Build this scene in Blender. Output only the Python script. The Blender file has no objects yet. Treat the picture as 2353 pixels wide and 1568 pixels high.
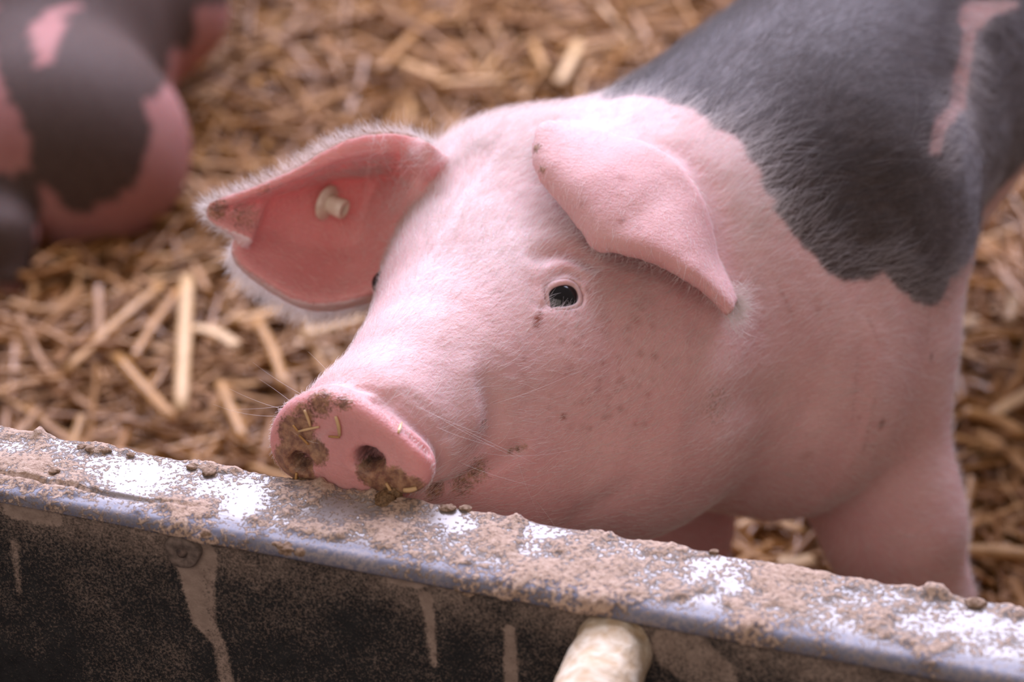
import bpy, math, random
import numpy as np
from mathutils import Vector
from mathutils.bvhtree import BVHTree

random.seed(7)
RNG = np.random.default_rng(11)
R = math.radians
scene = bpy.context.scene
COL = scene.collection

# ------------------------------------------------------------------ camera, world, light, exposure
CAM_H = 0.8845
PITCH = R(30.0)
FPX = 4575.0
cam_data = bpy.data.cameras.new('camera')
cam_data.sensor_width = 36.0
cam_data.lens = FPX / 2353.0 * 36.0
cam_data.clip_start = 0.02
cam_data.dof.use_dof = True
cam_data.dof.focus_distance = 0.955
cam_data.dof.aperture_fstop = 5.0
cam = bpy.data.objects.new('camera', cam_data)
cam.location = (0, 0, CAM_H)
cam.rotation_euler = (math.pi / 2 - PITCH, 0, 0)
COL.objects.link(cam)
scene.camera = cam

scene.view_settings.view_transform = 'Standard'
scene.view_settings.look = 'None'
scene.view_settings.gamma = 1.0
scene.view_settings.exposure = 0.08
scene.view_settings.use_curve_mapping = False

world = bpy.data.worlds.new('barn_ambient')
scene.world = world
world.use_nodes = True
world.node_tree.nodes['Background'].inputs[0].default_value = (0.84, 0.69, 0.65, 1)
world.node_tree.nodes['Background'].inputs[1].default_value = 0.24

def area_light(name, loc, target, sx, sy, power, color):
    ld = bpy.data.lights.new(name, 'AREA')
    ld.shape = 'RECTANGLE'; ld.size = sx; ld.size_y = sy
    ld.energy = power; ld.color = color
    lo = bpy.data.objects.new(name, ld)
    lo.location = loc
    lo.rotation_euler = (Vector(target) - Vector(loc)).to_track_quat('-Z', 'Y').to_euler()
    COL.objects.link(lo)
    return lo
# the open, daylit long side of the barn behind and above the pen
area_light('open_barn_side', (0.0, 3.4, 2.75), (0.05, 1.0, 0.3), 4.5, 2.4, 415, (0.77, 0.765, 1.0))
# the open doors behind the photographer
area_light('barn_doors', (-0.9, -2.2, 2.7), (0.05, 1.0, 0.3), 4.2, 2.6, 52, (1.0, 0.86, 0.80))

# ------------------------------------------------------------------ small maths helpers
CP, SP = math.cos(PITCH), math.sin(PITCH)
def at(px, py, Z):
    """point seen at photo pixel (px, py), Z metres in front of the lens"""
    X = (px - 1176.5) / FPX * Z
    Y = (784.0 - py) / FPX * Z
    return np.array([X, SP * Y + CP * Z, CAM_H + CP * Y - SP * Z])
def proj(p):
    p = np.asarray(p, float)
    x = p[..., 0]; y = p[..., 1]; z = p[..., 2] - CAM_H
    Yc = SP * y + CP * z; Zc = CP * y - SP * z
    return np.stack([1176.5 + FPX * x / Zc, 784 - FPX * Yc / Zc, Zc], -1)
def ray_dir(px, py):
    d = at(px, py, 1.0) - np.array([0, 0, CAM_H])
    return d / np.linalg.norm(d)
def on_plane(px, py, c, n):
    o = np.array([0, 0, CAM_H]); d = ray_dir(px, py)
    return o + d * (np.dot(c - o, n) / np.dot(d, n))
def norm(v):
    v = np.asarray(v, float)
    return v / np.maximum(np.linalg.norm(v, axis=-1, keepdims=True), 1e-12)
def cam_vec(x, y, z):
    return norm(np.array([x, SP * y + CP * z, CP * y - SP * z]))
def sstep(a, b, x):
    t = np.clip((x - a) / (b - a), 0, 1)
    return t * t * (3 - 2 * t)

_NT = np.random.default_rng(5).random((64, 64, 64)).astype(np.float32)
def vnoise(p):
    p = np.asarray(p, float)
    i = np.floor(p).astype(int); f = p - i; f = f * f * (3 - 2 * f)
    i0 = i & 63; i1 = (i + 1) & 63
    r = 0
    for a in (0, 1):
        for b in (0, 1):
            for c in (0, 1):
                w = (f[:, 0] if a else 1 - f[:, 0]) * (f[:, 1] if b else 1 - f[:, 1]) * (f[:, 2] if c else 1 - f[:, 2])
                r = r + w * _NT[(i1 if a else i0)[:, 0], (i1 if b else i0)[:, 1], (i1 if c else i0)[:, 2]]
    return r
def fbm(p, o=4, g=0.5):
    s = 0; a = 1; t = 0
    for k in range(o):
        s = s + a * vnoise(np.asarray(p) * 2 ** k + 17.3 * k); t += a; a *= g
    return s / t

def curve_pts(pts, n):
    """Catmull-Rom through pts, n samples even in chord length"""
    P = np.asarray(pts, float)
    if len(P) == 2:
        t = np.linspace(0, 1, n)[:, None]
        return P[0] * (1 - t) + P[1] * t
    E = np.vstack([2 * P[0] - P[1], P, 2 * P[-1] - P[-2]])
    out = []
    for k in range(1, len(E) - 2):
        t = np.linspace(0, 1, 24, endpoint=False)[:, None]
        a, b, c, d = E[k - 1], E[k], E[k + 1], E[k + 2]
        out.append(0.5 * (2 * b + (c - a) * t + (2 * a - 5 * b + 4 * c - d) * t ** 2 + (3 * b - a - 3 * c + d) * t ** 3))
    out.append(P[-1:])
    Q = np.vstack(out)
    s = np.concatenate([[0], np.cumsum(np.linalg.norm(np.diff(Q, axis=0), axis=1))])
    u = np.linspace(0, s[-1], n)
    return np.stack([np.interp(u, s, Q[:, k]) for k in range(P.shape[1])], -1)

# ------------------------------------------------------------------ object helpers
def mesh_from(name, verts, faces):
    me = bpy.data.meshes.new(name)
    me.from_pydata([tuple(map(float, v)) for v in verts], [], [tuple(map(int, f)) for f in faces])
    me.update()
    return me
def quick_mesh(name, verts, quads):
    """fast path for arrays: verts (n,3), quads (m,4)"""
    verts = np.asarray(verts, np.float32); quads = np.asarray(quads, np.int32)
    me = bpy.data.meshes.new(name)
    k = quads.shape[1]
    me.vertices.add(len(verts)); me.vertices.foreach_set('co', verts.ravel())
    me.loops.add(quads.size); me.loops.foreach_set('vertex_index', quads.ravel())
    me.polygons.add(len(quads))
    me.polygons.foreach_set('loop_start', np.arange(0, quads.size, k, dtype=np.int32))
    me.update(calc_edges=True); me.validate()
    return me
def obj(name, me, mat=None, parent=None, smooth=True):
    o = bpy.data.objects.new(name, me)
    COL.objects.link(o)
    if mat is not None and me is not None:
        me.materials.append(mat)
    if smooth and me is not None and hasattr(me, 'polygons') and len(me.polygons):
        me.polygons.foreach_set('use_smooth', np.ones(len(me.polygons), bool))
    if parent is not None:
        o.parent = parent
        o.matrix_parent_inverse = parent.matrix_world.inverted()
    return o
def empty(name, loc):
    o = bpy.data.objects.new(name, None)
    o.location = loc; o.empty_display_size = 0.05
    COL.objects.link(o)
    bpy.context.view_layer.update()
    return o
def tag(o, label=None, cat=None, group=None, kind=None):
    if label: o['label'] = label
    if cat: o['category'] = cat
    if group: o['group'] = group
    if kind: o['kind'] = kind
    return o
def grid_faces(nu, nv, off=0, flip=False):
    i = np.arange(nu - 1)[:, None] * nv + np.arange(nv - 1)[None, :] + off
    q = np.stack([i, i + nv, i + nv + 1, i + 1], -1).reshape(-1, 4)
    return q[:, ::-1] if flip else q
def sheet_solid(P, T):
    """closed solid of a curved sheet P (nu,nv,3) with thickness T (nu,nv)"""
    nu, nv = P.shape[:2]
    du = np.gradient(P, axis=0); dv = np.gradient(P, axis=1)
    N = norm(np.cross(du, dv))
    A = (P + N * T[..., None] / 2).reshape(-1, 3); B = (P - N * T[..., None] / 2).reshape(-1, 3)
    n = nu * nv
    f = [grid_faces(nu, nv), grid_faces(nu, nv, n, True)]
    idx = np.arange(n).reshape(nu, nv)
    loop = np.concatenate([idx[:-1, 0], idx[-1, :-1], idx[:0:-1, -1], idx[0, :0:-1]])
    nx = np.roll(loop, -1)
    f.append(np.stack([nx, loop, loop + n, nx + n], -1))
    return np.vstack([A, B]), np.vstack(f), N
def tube(pts, radii, sides=8, closed=True):
    pts = np.asarray(pts, float); n = len(pts)
    radii = np.broadcast_to(np.asarray(radii, float), (n,))
    T = norm(np.gradient(pts, axis=0))
    ref = np.array([0.13, 0.31, 0.94])
    if abs(np.dot(ref, T[0])) > 0.9: ref = np.array([0.9, 0.2, 0.1])
    V = []
    for k in range(n):
        a = norm(np.cross(T[k], ref)); b = np.cross(T[k], a)
        ang = np.linspace(0, 2 * math.pi, sides, endpoint=False)
        V.append(pts[k] + radii[k] * (np.cos(ang)[:, None] * a + np.sin(ang)[:, None] * b))
    V = np.vstack(V); F = []
    for k in range(n - 1):
        for j in range(sides):
            j2 = (j + 1) % sides
            F.append((k * sides + j, k * sides + j2, (k + 1) * sides + j2, (k + 1) * sides + j))
    if closed:
        F.append(tuple(range(sides))[::-1]); F.append(tuple(range((n - 1) * sides, n * sides)))
    return V, F

# ------------------------------------------------------------------ materials
def new_mat(name):
    m = bpy.data.materials.new(name); m.use_nodes = True
    nt = m.node_tree
    b = nt.nodes['Principled BSDF']
    return m, nt, b
def N(nt, typ, **kw):
    n = nt.nodes.new(typ)
    for k, v in kw.items():
        if k.startswith('i_'):
            n.inputs[k[2:].replace('_', ' ')].default_value = v
        else:
            setattr(n, k, v)
    return n
def lnk(nt, a, b): nt.links.new(a, b)
def attr(nt, name):
    return N(nt, 'ShaderNodeAttribute', attribute_name=name)
def noise(nt, scale, detail=4, rough=0.55, coord='Object', stretch=None):
    tc = N(nt, 'ShaderNodeTexCoord')
    n = N(nt, 'ShaderNodeTexNoise')
    n.inputs['Scale'].default_value = scale; n.inputs['Detail'].default_value = detail
    n.inputs['Roughness'].default_value = rough
    if stretch:
        mp = N(nt, 'ShaderNodeMapping'); mp.inputs['Scale'].default_value = stretch
        lnk(nt, tc.outputs[coord], mp.inputs['Vector']); lnk(nt, mp.outputs[0], n.inputs['Vector'])
    else:
        lnk(nt, tc.outputs[coord], n.inputs['Vector'])
    return n.outputs['Fac']
def ramp(nt, src, stops, interp='LINEAR'):
    r = N(nt, 'ShaderNodeValToRGB'); r.color_ramp.interpolation = interp
    el = r.color_ramp.elements
    while len(el) < len(stops): el.new(0.5)
    for e, (p, c) in zip(el, stops):
        e.position = p; e.color = (c[0], c[1], c[2], 1) if len(c) == 3 else c
    lnk(nt, src, r.inputs[0])
    return r.outputs[0]
def mixc(nt, fac, a, b, mode='MIX'):
    m = N(nt, 'ShaderNodeMix', data_type='RGBA', blend_type=mode)
    for s, v in ((m.inputs[0], fac), (m.inputs[6], a), (m.inputs[7], b)):
        if isinstance(v, (int, float)): s.default_value = v
        elif isinstance(v, tuple): s.default_value = (v[0], v[1], v[2], 1)
        else: lnk(nt, v, s)
    return m.outputs[2]
def math_n(nt, op, a, b=0.0, clamp=False):
    m = N(nt, 'ShaderNodeMath', operation=op, use_clamp=clamp)
    for s, v in ((m.inputs[0], a), (m.inputs[1], b)):
        if isinstance(v, (int, float)): s.default_value = v
        else: lnk(nt, v, s)
    return m.outputs[0]
def bump(nt, b, height, strength, dist):
    n = N(nt, 'ShaderNodeBump'); n.inputs['Strength'].default_value = strength; n.inputs['Distance'].default_value = dist
    lnk(nt, height, n.inputs['Height']); lnk(nt, n.outputs[0], b.inputs['Normal'])

def mat_skin(name='pig_skin', tone=None):
    m, nt, b = new_mat(name)
    mk = N(nt, 'ShaderNodeSeparateColor'); lnk(nt, attr(nt, 'mask').outputs['Color'], mk.inputs[0])
    mk2 = N(nt, 'ShaderNodeSeparateColor'); lnk(nt, attr(nt, 'mask_b').outputs['Color'], mk2.inputs[0])
    dark, dirt, red = mk.outputs[0], mk.outputs[1], mk.outputs[2]
    rust, black, pale = mk2.outputs[0], mk2.outputs[1], mk2.outputs[2]
    n1 = noise(nt, 28, 3); n2 = noise(nt, 260, 3, 0.6); n3 = noise(nt, 650, 2)
    pink = ramp(nt, n1, [(0.3, (0.66, 0.365, 0.352)), (0.7, (0.735, 0.445, 0.420))])
    pink = mixc(nt, pale, pink, (0.84, 0.645, 0.64))
    pink = mixc(nt, red, pink, ramp(nt, n1, [(0.3, (0.70, 0.275, 0.260)), (0.7, (0.77, 0.355, 0.335))]))
    pink = mixc(nt, math_n(nt, 'MULTIPLY', ramp(nt, n2, [(0.5, (0, 0, 0)), (0.8, (1, 1, 1))]), 0.28), pink, (0.52, 0.23, 0.20))
    dk = ramp(nt, n2, [(0.3, (0.060, 0.038, 0.031)), (0.7, (0.100, 0.068, 0.058))])
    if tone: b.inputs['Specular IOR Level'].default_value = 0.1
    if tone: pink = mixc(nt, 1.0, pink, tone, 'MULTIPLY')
    c = mixc(nt, dark, pink, dk)
    c = mixc(nt, rust, c, (0.26, 0.060, 0.024))
    dn = math_n(nt, 'MULTIPLY', dirt, 1.9); dn = math_n(nt, 'SUBTRACT', math_n(nt, 'ADD', dn, n3), 0.98); dn = math_n(nt, 'MULTIPLY', math_n(nt, 'MULTIPLY', dn, 2.6, True), 0.85)
    c = mixc(nt, dn, c, ramp(nt, n2, [(0.38, (0.13, 0.060, 0.024)), (0.62, (0.38, 0.225, 0.11))]))
    c = mixc(nt, black, c, (0.012, 0.009, 0.008))
    lnk(nt, c, b.inputs['Base Color'])
    lnk(nt, ramp(nt, red, [(0.3, (0.60, 0.60, 0.60)), (0.65, (0.40, 0.40, 0.40))]), b.inputs['Roughness'])
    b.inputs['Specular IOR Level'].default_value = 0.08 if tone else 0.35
    b.inputs['Subsurface Weight'].default_value = 0.5
    b.inputs['Subsurface Radius'].default_value = (1.0, 0.32, 0.2)
    b.inputs['Subsurface Scale'].default_value = 0.009
    if not tone:
        lnk(nt, ramp(nt, dark, [(0.0, (0.12, 0.12, 0.12)), (1.0, (0.75, 0.75, 0.75))]), b.inputs['Sheen Weight'])
        b.inputs['Sheen Roughness'].default_value = 0.38
        b.inputs['Sheen Tint'].default_value = (0.85, 0.87, 1.0, 1)
    hgt = math_n(nt, 'ADD', math_n(nt, 'MULTIPLY', n2, 0.6), n3)
    hgt = math_n(nt, 'ADD', hgt, math_n(nt, 'MULTIPLY', dn, 1.2))
    bump(nt, b, hgt, 0.35, 0.0012)
    return m
def mat_plain(name, col, rough=0.5, spec=0.5, col2=None, scale=40, bumpd=0.0):
    m, nt, b = new_mat(name)
    if col2 is None: col2 = tuple(x * 0.8 for x in col)
    n = noise(nt, scale, 4)
    lnk(nt, ramp(nt, n, [(0.35, col2), (0.65, col)]), b.inputs['Base Color'])
    b.inputs['Roughness'].default_value = rough
    b.inputs['Specular IOR Level'].default_value = spec
    if bumpd: bump(nt, b, n, 0.5, bumpd)
    return m
def mat_hair():
    m, nt, b = new_mat('pig_hair')
    lnk(nt, attr(nt, 'hair_colour').outputs['Color'], b.inputs['Base Color'])
    b.inputs['Roughness'].default_value = 0.35
    b.inputs['Specular IOR Level'].default_value = 0.5
    tr = N(nt, 'ShaderNodeBsdfTranslucent'); lnk(nt, attr(nt, 'hair_colour').outputs['Color'], tr.inputs['Color'])
    mx = N(nt, 'ShaderNodeMixShader'); mx.inputs[0].default_value = 0.45
    lnk(nt, b.outputs[0], mx.inputs[1]); lnk(nt, tr.outputs[0], mx.inputs[2]); lnk(nt, mx.outputs[0], nt.nodes['Material Output'].inputs['Surface'])
    return m
def mat_straw():
    m, nt, b = new_mat('straw')
    c = attr(nt, 'straw_colour').outputs['Color']
    n = noise(nt, 90, 3, 0.6)
    c2 = mixc(nt, 0.6, c, ramp(nt, n, [(0.3, (0.55, 0.5, 0.45)), (0.7, (1, 1, 1))]), 'MULTIPLY')
    lnk(nt, c2, b.inputs['Base Color'])
    lnk(nt, ramp(nt, noise(nt, 14, 2), [(0.42, (0.28, 0.28, 0.28)), (0.6, (0.55, 0.55, 0.55))]), b.inputs['Roughness'])
    b.inputs['Specular IOR Level'].default_value = 0.4
    return m
def mat_litter():
    m, nt, b = new_mat('trodden_litter')
    n = noise(nt, 22, 6, 0.65); n2 = noise(nt, 140, 3, 0.6, stretch=(1, 0.25, 1))
    c = ramp(nt, n, [(0.3, (0.050, 0.028, 0.014)), (0.7, (0.16, 0.095, 0.050))])
    c = mixc(nt, math_n(nt, 'MULTIPLY', n2, 0.5), c, (0.30, 0.19, 0.10))
    lnk(nt, c, b.inputs['Base Color'])
    b.inputs['Roughness'].default_value = 0.8
    bump(nt, b, n2, 0.8, 0.01)
    return m
def mat_rim():
    m, nt, b = new_mat('mud_caked_plastic')
    mud = attr(nt, 'mud').outputs['Fac']
    n1 = noise(nt, 60, 5, 0.6); n2 = noise(nt, 420, 4, 0.65); n3 = noise(nt, 1500, 2, 0.6)
    mudc = ramp(nt, n2, [(0.3, (0.36, 0.225, 0.15)), (0.55, (0.56, 0.39, 0.285)), (0.75, (0.68, 0.53, 0.42))])
    mudc = mixc(nt, math_n(nt, 'MULTIPLY', n3, 0.35), mudc, (0.19, 0.115, 0.07))
    bare = ramp(nt, n1, [(0.35, (0.19, 0.165, 0.16)), (0.6, (0.33, 0.285, 0.265))])
    edge = attr(nt, 'edge').outputs['Fac']
    bare = mixc(nt, edge, bare, (0.14, 0.14, 0.19))
    film = ramp(nt, n2, [(0.42, (0, 0, 0)), (0.62, (1, 1, 1))])
    bare = mixc(nt, math_n(nt, 'MULTIPLY', film, 0.75), bare, (0.37, 0.30, 0.27))
    f = ramp(nt, math_n(nt, 'ADD', mud, math_n(nt, 'MULTIPLY', math_n(nt, 'SUBTRACT', n2, 0.5), 1.4)), [(0.40, (0, 0, 0)), (0.56, (1, 1, 1))])
    lnk(nt, mixc(nt, f, bare, mudc), b.inputs['Base Color'])
    r = ramp(nt, f, [(0.0, (0.28, 0.28, 0.28)), (1.0, (0.85, 0.85, 0.85))])
    r = math_n(nt, 'ADD', r, math_n(nt, 'MULTIPLY', edge, 0.30), True)
    lnk(nt, r, b.inputs['Roughness'])
    b.inputs['Specular IOR Level'].default_value = 0.7
    bump(nt, b, math_n(nt, 'MULTIPLY', f, math_n(nt, 'ADD', math_n(nt, 'ADD', n2, 0.6), math_n(nt, 'MULTIPLY', n3, 0.5))), 0.7, 0.0016)
    return m
def mat_trough_wall():
    m, nt, b = new_mat('dusty_black_plastic')
    dust = attr(nt, 'mud').outputs['Fac']
    n1 = noise(nt, 30, 5, 0.6); n2 = noise(nt, 760, 4, 0.75); n3 = noise(nt, 180, 4, 0.6)
    sp = math_n(nt, 'ADD', math_n(nt, 'MULTIPLY', n2, 1.0), math_n(nt, 'MULTIPLY', n1, 0.35))
    sp = math_n(nt, 'ADD', sp, dust)
    f = ramp(nt, sp, [(0.56, (0, 0, 0)), (0.86, (1, 1, 1))])
    base = ramp(nt, n3, [(0.3, (0.011, 0.011, 0.012)), (0.7, (0.026, 0.025, 0.025))])
    lnk(nt, mixc(nt, f, base, ramp(nt, n3, [(0.3, (0.25, 0.18, 0.14)), (0.7, (0.38, 0.285, 0.225))])), b.inputs['Base Color'])
    b.inputs['Roughness'].default_value = 0.7
    b.inputs['Specular IOR Level'].default_value = 0.3
    bump(nt, b, math_n(nt, 'ADD', n2, f), 0.6, 0.001)
    return m
M_SKIN = mat_skin(); M_SKIN_B = mat_skin('shaded_pig_skin', (0.50, 0.44, 0.42)); M_HAIR = mat_hair(); M_STRAW = mat_straw(); M_LITTER = mat_litter()  # M_SKIN_B: skin darkened, the far pig's dimmer light put into its colour
M_RIM = mat_rim(); M_WALL = mat_trough_wall()
M_EYE = mat_plain('wet_dark_eye', (0.010, 0.009, 0.010), 0.10, 0.5, (0.006, 0.005, 0.005), 60)
M_TAG = mat_plain('ivory_tag_plastic', (0.86, 0.77, 0.63), 0.4, 0.5, (0.68, 0.56, 0.42), 160)
M_MUDLUMP = mat_plain('dried_mud', (0.40, 0.28, 0.20), 0.9, 0.2, (0.16, 0.095, 0.055), 420, 0.002)
M_BAR = mat_plain('crusted_bar', (0.74, 0.64, 0.50), 0.8, 0.25, (0.55, 0.40, 0.25), 140, 0.004)
M_CRUMB = mat_plain('wet_mud', (0.26, 0.15, 0.07), 0.6, 0.4, (0.09, 0.048, 0.02), 700, 0.002)
M_CONCRETE = mat_plain('pen_wall_concrete', (0.30, 0.27, 0.24), 0.9, 0.2, (0.20, 0.175, 0.15), 6, 0.01)
M_HOOF = mat_plain('hoof_horn', (0.16, 0.11, 0.08), 0.5, 0.4)

# ------------------------------------------------------------------ signed distance modelling
class Field:
    def __init__(self): self.p = []
    def cone(self, a, b, ra, rb, k=0.02, sub=False):
        self.p.append(('c', np.asarray(a, float), np.asarray(b, float), ra, rb, k, sub)); return self
    def ball(self, a, r, k=0.02, sub=False):
        return self.cone(a, np.asarray(a) + 1e-4, r, r, k, sub)
    def ell(self, c, axes, rad, k=0.02, sub=False):
        self.p.append(('e', np.asarray(c, float), np.asarray(axes, float), np.asarray(rad, float), None, k, sub)); return self
    def chain(self, pts, rs, k=0.02):
        for i in range(len(pts) - 1): self.cone(pts[i], pts[i + 1], rs[i], rs[i + 1], k)
        return self
    def __call__(self, X):
        X = np.asarray(X, np.float32); d = None
        for kind, a, b, ra, rb, k, sub in self.p:
            if kind == 'c':
                ab = (b - a).astype(np.float32); q = X - a.astype(np.float32)
                t = np.clip((q @ ab) / np.dot(ab, ab), 0, 1)
                di = np.linalg.norm(q - t[:, None] * ab, axis=1) - (ra + (rb - ra) * t)
            else:
                q = (X - a.astype(np.float32)) @ b.T.astype(np.float32)
                k0 = np.linalg.norm(q / ra.astype(np.float32), axis=1)
                k1 = np.linalg.norm(q / (ra ** 2).astype(np.float32), axis=1)
                di = k0 * (k0 - 1) / np.maximum(k1, 1e-6)
                di = np.where(k0 < 0.05, -ra.min(), di)
            if d is None: d = di
            elif sub:
                h = np.clip(0.5 - 0.5 * (d + di) / k, 0, 1); d = d * (1 - h) - di * h + k * h * (1 - h)
            else:
                h = np.clip(0.5 + 0.5 * (di - d) / k, 0, 1); d = di * (1 - h) + d * h - k * h * (1 - h)
        return d
    def grad(self, X, e=0.0008):
        g = np.zeros((len(X), 3), np.float32)
        for j in range(3):
            o = np.zeros(3, np.float32); o[j] = e
            g[:, j] = (self(X + o) - self(X - o)) / (2 * e)
        return g
    def project(self, V, it=2, lim=0.004):
        V = V.copy()
        for _ in range(it):
            d = self(V); g = self.grad(V)
            s = d / np.maximum((g * g).sum(1), 0.2)
            V -= np.clip(s, -lim, lim)[:, None] * g
        return V
def surface_nets(field, lo, hi, h):
    lo = np.asarray(lo, float); n = np.ceil((np.asarray(hi) - lo) / h).astype(int) + 1
    ax = [lo[j] + h * np.arange(n[j]) for j in range(3)]
    vals = np.empty(n, np.float32)
    for i in range(n[0]):
        yy, zz = np.meshgrid(ax[1], ax[2], indexing='ij')
        X = np.stack([np.full(yy.shape, ax[0][i]), yy, zz], -1).reshape(-1, 3)
        vals[i] = field(X).reshape(n[1], n[2])
    ins = vals < 0
    cs = tuple(m - 1 for m in n)
    acc = np.zeros(cs + (3,)); cnt = np.zeros(cs)
    corners = [(a, b, c) for a in (0, 1) for b in (0, 1) for c in (0, 1)]
    def cut(c): return tuple(slice(c[j], c[j] + cs[j]) for j in range(3))
    for c0 in corners:
        for j in range(3):
            if c0[j]: continue
            c1 = list(c0); c1[j] = 1; c1 = tuple(c1)
            v0 = vals[cut(c0)]; v1 = vals[cut(c1)]
            x = (v0 < 0) != (v1 < 0)
            t = np.where(x, v0 / np.where(x, v0 - v1, 1), 0)
            for q in range(3):
                acc[..., q] += np.where(x, c0[q] + (t if q == j else 0), 0)
            cnt += x
    act = cnt > 0
    idx = -np.ones(cs, int); idx[act] = np.arange(act.sum())
    cell = np.argwhere(act)
    V = lo + h * (cell + acc[act] / cnt[act][:, None])
    F = []
    for j in range(3):
        a, b = (j + 1) % 3, (j + 2) % 3
        sl0 = [slice(None)] * 3; sl1 = [slice(None)] * 3
        sl0[j] = slice(0, -1); sl1[j] = slice(1, None)
        x = ins[tuple(sl0)] != ins[tuple(sl1)]
        e = np.argwhere(x)
        e = e[(e[:, a] > 0) & (e[:, b] > 0) & (e[:, a] < cs[a]) & (e[:, b] < cs[b])]
        s = ins[tuple(e.T)]
        def cid(da, db):
            w = e.copy(); w[:, a] += da; w[:, b] += db
            return idx[tuple(w.T)]
        q = np.stack([cid(-1, -1), cid(0, -1), cid(0, 0), cid(-1, 0)], 1)
        q[~s] = q[~s][:, ::-1]
        F.append(q)
    return V, np.vstack(F)
def mesh_arrays(me):
    v = np.empty(len(me.vertices) * 3, np.float32); me.vertices.foreach_get('co', v)
    return v.reshape(-1, 3)
def vert_normals(me):
    v = np.empty(len(me.vertices) * 3, np.float32); me.vertex_normals.foreach_get('vector', v)
    return v.reshape(-1, 3)
def edges_of(me):
    e = np.empty(len(me.edges) * 2, np.int32); me.edges.foreach_get('vertices', e)
    return e.reshape(-1, 2)
def smooth_verts(V, E, w, it):
    n = len(V); deg = np.bincount(E.ravel(), minlength=n).astype(float)
    for _ in range(it):
        S = np.stack([np.bincount(E[:, 0], V[E[:, 1], j], n) + np.bincount(E[:, 1], V[E[:, 0], j], n) for j in range(3)], 1)
        V = V + w[:, None] * (S / np.maximum(deg, 1)[:, None] - V) * 0.6
    return V
def set_color(me, name, C):
    a = me.color_attributes.new(name, 'FLOAT_COLOR', 'POINT')
    A = np.ones((len(me.vertices), 4), np.float32); A[:, :C.shape[1]] = C
    a.data.foreach_set('color', A.ravel())
def set_float(me, name, f):
    a = me.attributes.new(name, 'FLOAT', 'POINT')
    a.data.foreach_set('value', np.asarray(f, np.float32))
def bvh_of(me):
    return BVHTree.FromPolygons([v.co for v in me.vertices], [p.vertices for p in me.polygons])
def hit(bvh, px, py):
    o = Vector((0, 0, CAM_H)); d = Vector(ray_dir(px, py))
    loc, nn, i, dist = bvh.ray_cast(o, d)
    return None if loc is None else np.array(loc)
def seg_dist(V, pts):
    """distance of V to a polyline"""
    d = np.full(len(V), 9.0)
    for a, b in zip(pts[:-1], pts[1:]):
        ab = b - a; t = np.clip(((V - a) @ ab) / max(np.dot(ab, ab), 1e-12), 0, 1)
        d = np.minimum(d, np.linalg.norm(V - a - t[:, None] * ab, axis=1))
    return d
def in_poly(x, y, poly):
    r = np.zeros(len(x), bool); n = len(poly)
    for i in range(n):
        x0, y0 = poly[i]; x1, y1 = poly[(i + 1) % n]
        if y0 == y1: continue
        c = ((y0 > y) != (y1 > y)) & (x < (x1 - x0) * (y - y0) / (y1 - y0) + x0)
        r ^= c
    return r

# ------------------------------------------------------------------ the setting: barn floor under the litter
def ground_height(x, y):
    p = np.stack([np.asarray(x) * 3.1, np.asarray(y) * 3.1, np.zeros_like(x)], -1)
    return 0.05 * (fbm(p, 3) - 0.5)
gx, gy = np.meshgrid(np.linspace(-3.0, 3.0, 161), np.linspace(-1.5, 4.5, 161), indexing='ij')
gz = ground_height(gx.ravel(), gy.ravel()) - 0.012
floor = obj('floor', quick_mesh('floor', np.stack([gx.ravel(), gy.ravel(), gz], -1), grid_faces(161, 161)), M_LITTER)
tag(floor, 'trodden brown litter floor of the pig pen', 'floor', kind='structure')

def slab(name, x0, x1, y0, y1, z0, z1, lab):
    Vb = [(x, y, z) for x in (x0, x1) for y in (y0, y1) for z in (z0, z1)]
    Fb = [(0, 1, 3, 2), (4, 6, 7, 5), (0, 4, 5, 1), (2, 3, 7, 6), (0, 2, 6, 4), (1, 5, 7, 3)]
    tag(obj(name, mesh_from(name, Vb, Fb), M_CONCRETE, smooth=False), lab, 'wall', kind='structure')
slab('wall_back', -3.0, 3.0, 4.4, 4.55, -0.1, 1.15, 'low concrete wall at the far end of the pen')
slab('wall_left', -3.1, -2.95, -1.5, 4.55, -0.1, 1.15, 'low concrete wall along the left of the pen')
slab('wall_right', 2.95, 3.1, -1.5, 4.55, -0.1, 1.15, 'low concrete wall along the right of the pen')

# ------------------------------------------------------------------ feeding trough
T0 = np.array([-0.0233, 0.754]); TE = np.array([math.cos(R(17)), -math.sin(R(17))]); TN = np.array([math.sin(R(17)), math.cos(R(17))])
RIM_Z = 0.36
def tw(e, n, z):
    e = np.asarray(e, float); n = np.asarray(n, float); z = np.asarray(z, float)
    e, n, z = np.broadcast_arrays(e, n, z)
    return np.stack([T0[0] + e * TE[0] + n * TN[0], T0[1] + e * TE[1] + n * TN[1], z], -1)
def to_trough(px, py, z=None, n=None):
    """trough coordinates (e, n, z) of a pixel on the rim plane z or on the wall plane n"""
    o = np.array([0, 0, CAM_H]); d = ray_dir(px, py)
    if z is not None: t = (z - CAM_H) / d[2]
    else: t = (n - np.dot(o[:2] - T0, TN)) / np.dot(d[:2], TN)
    p = o + d * t
    return np.array([np.dot(p[:2] - T0, TE), np.dot(p[:2] - T0, TN), p[2]])
trough = empty('feeding_trough', tuple(tw(0, -0.16, 0.0)))
tag(trough, 'black plastic feeding trough with a wide mud-caked rim in the foreground', 'trough')

def e_axis(fine=0.0009, a=-0.30, b=0.30):
    return np.concatenate([np.linspace(-0.80, a, 60, endpoint=False), np.arange(a, b, fine), np.linspace(b, 0.80, 60)])
EA = e_axis()
def smooth_noise2(e, v, s, o=4, seed=0.0):
    return fbm(np.stack([e * s + 3.1 + seed, v * s + 7.7, np.full_like(e, 0.37 + seed)], -1), o)
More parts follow.
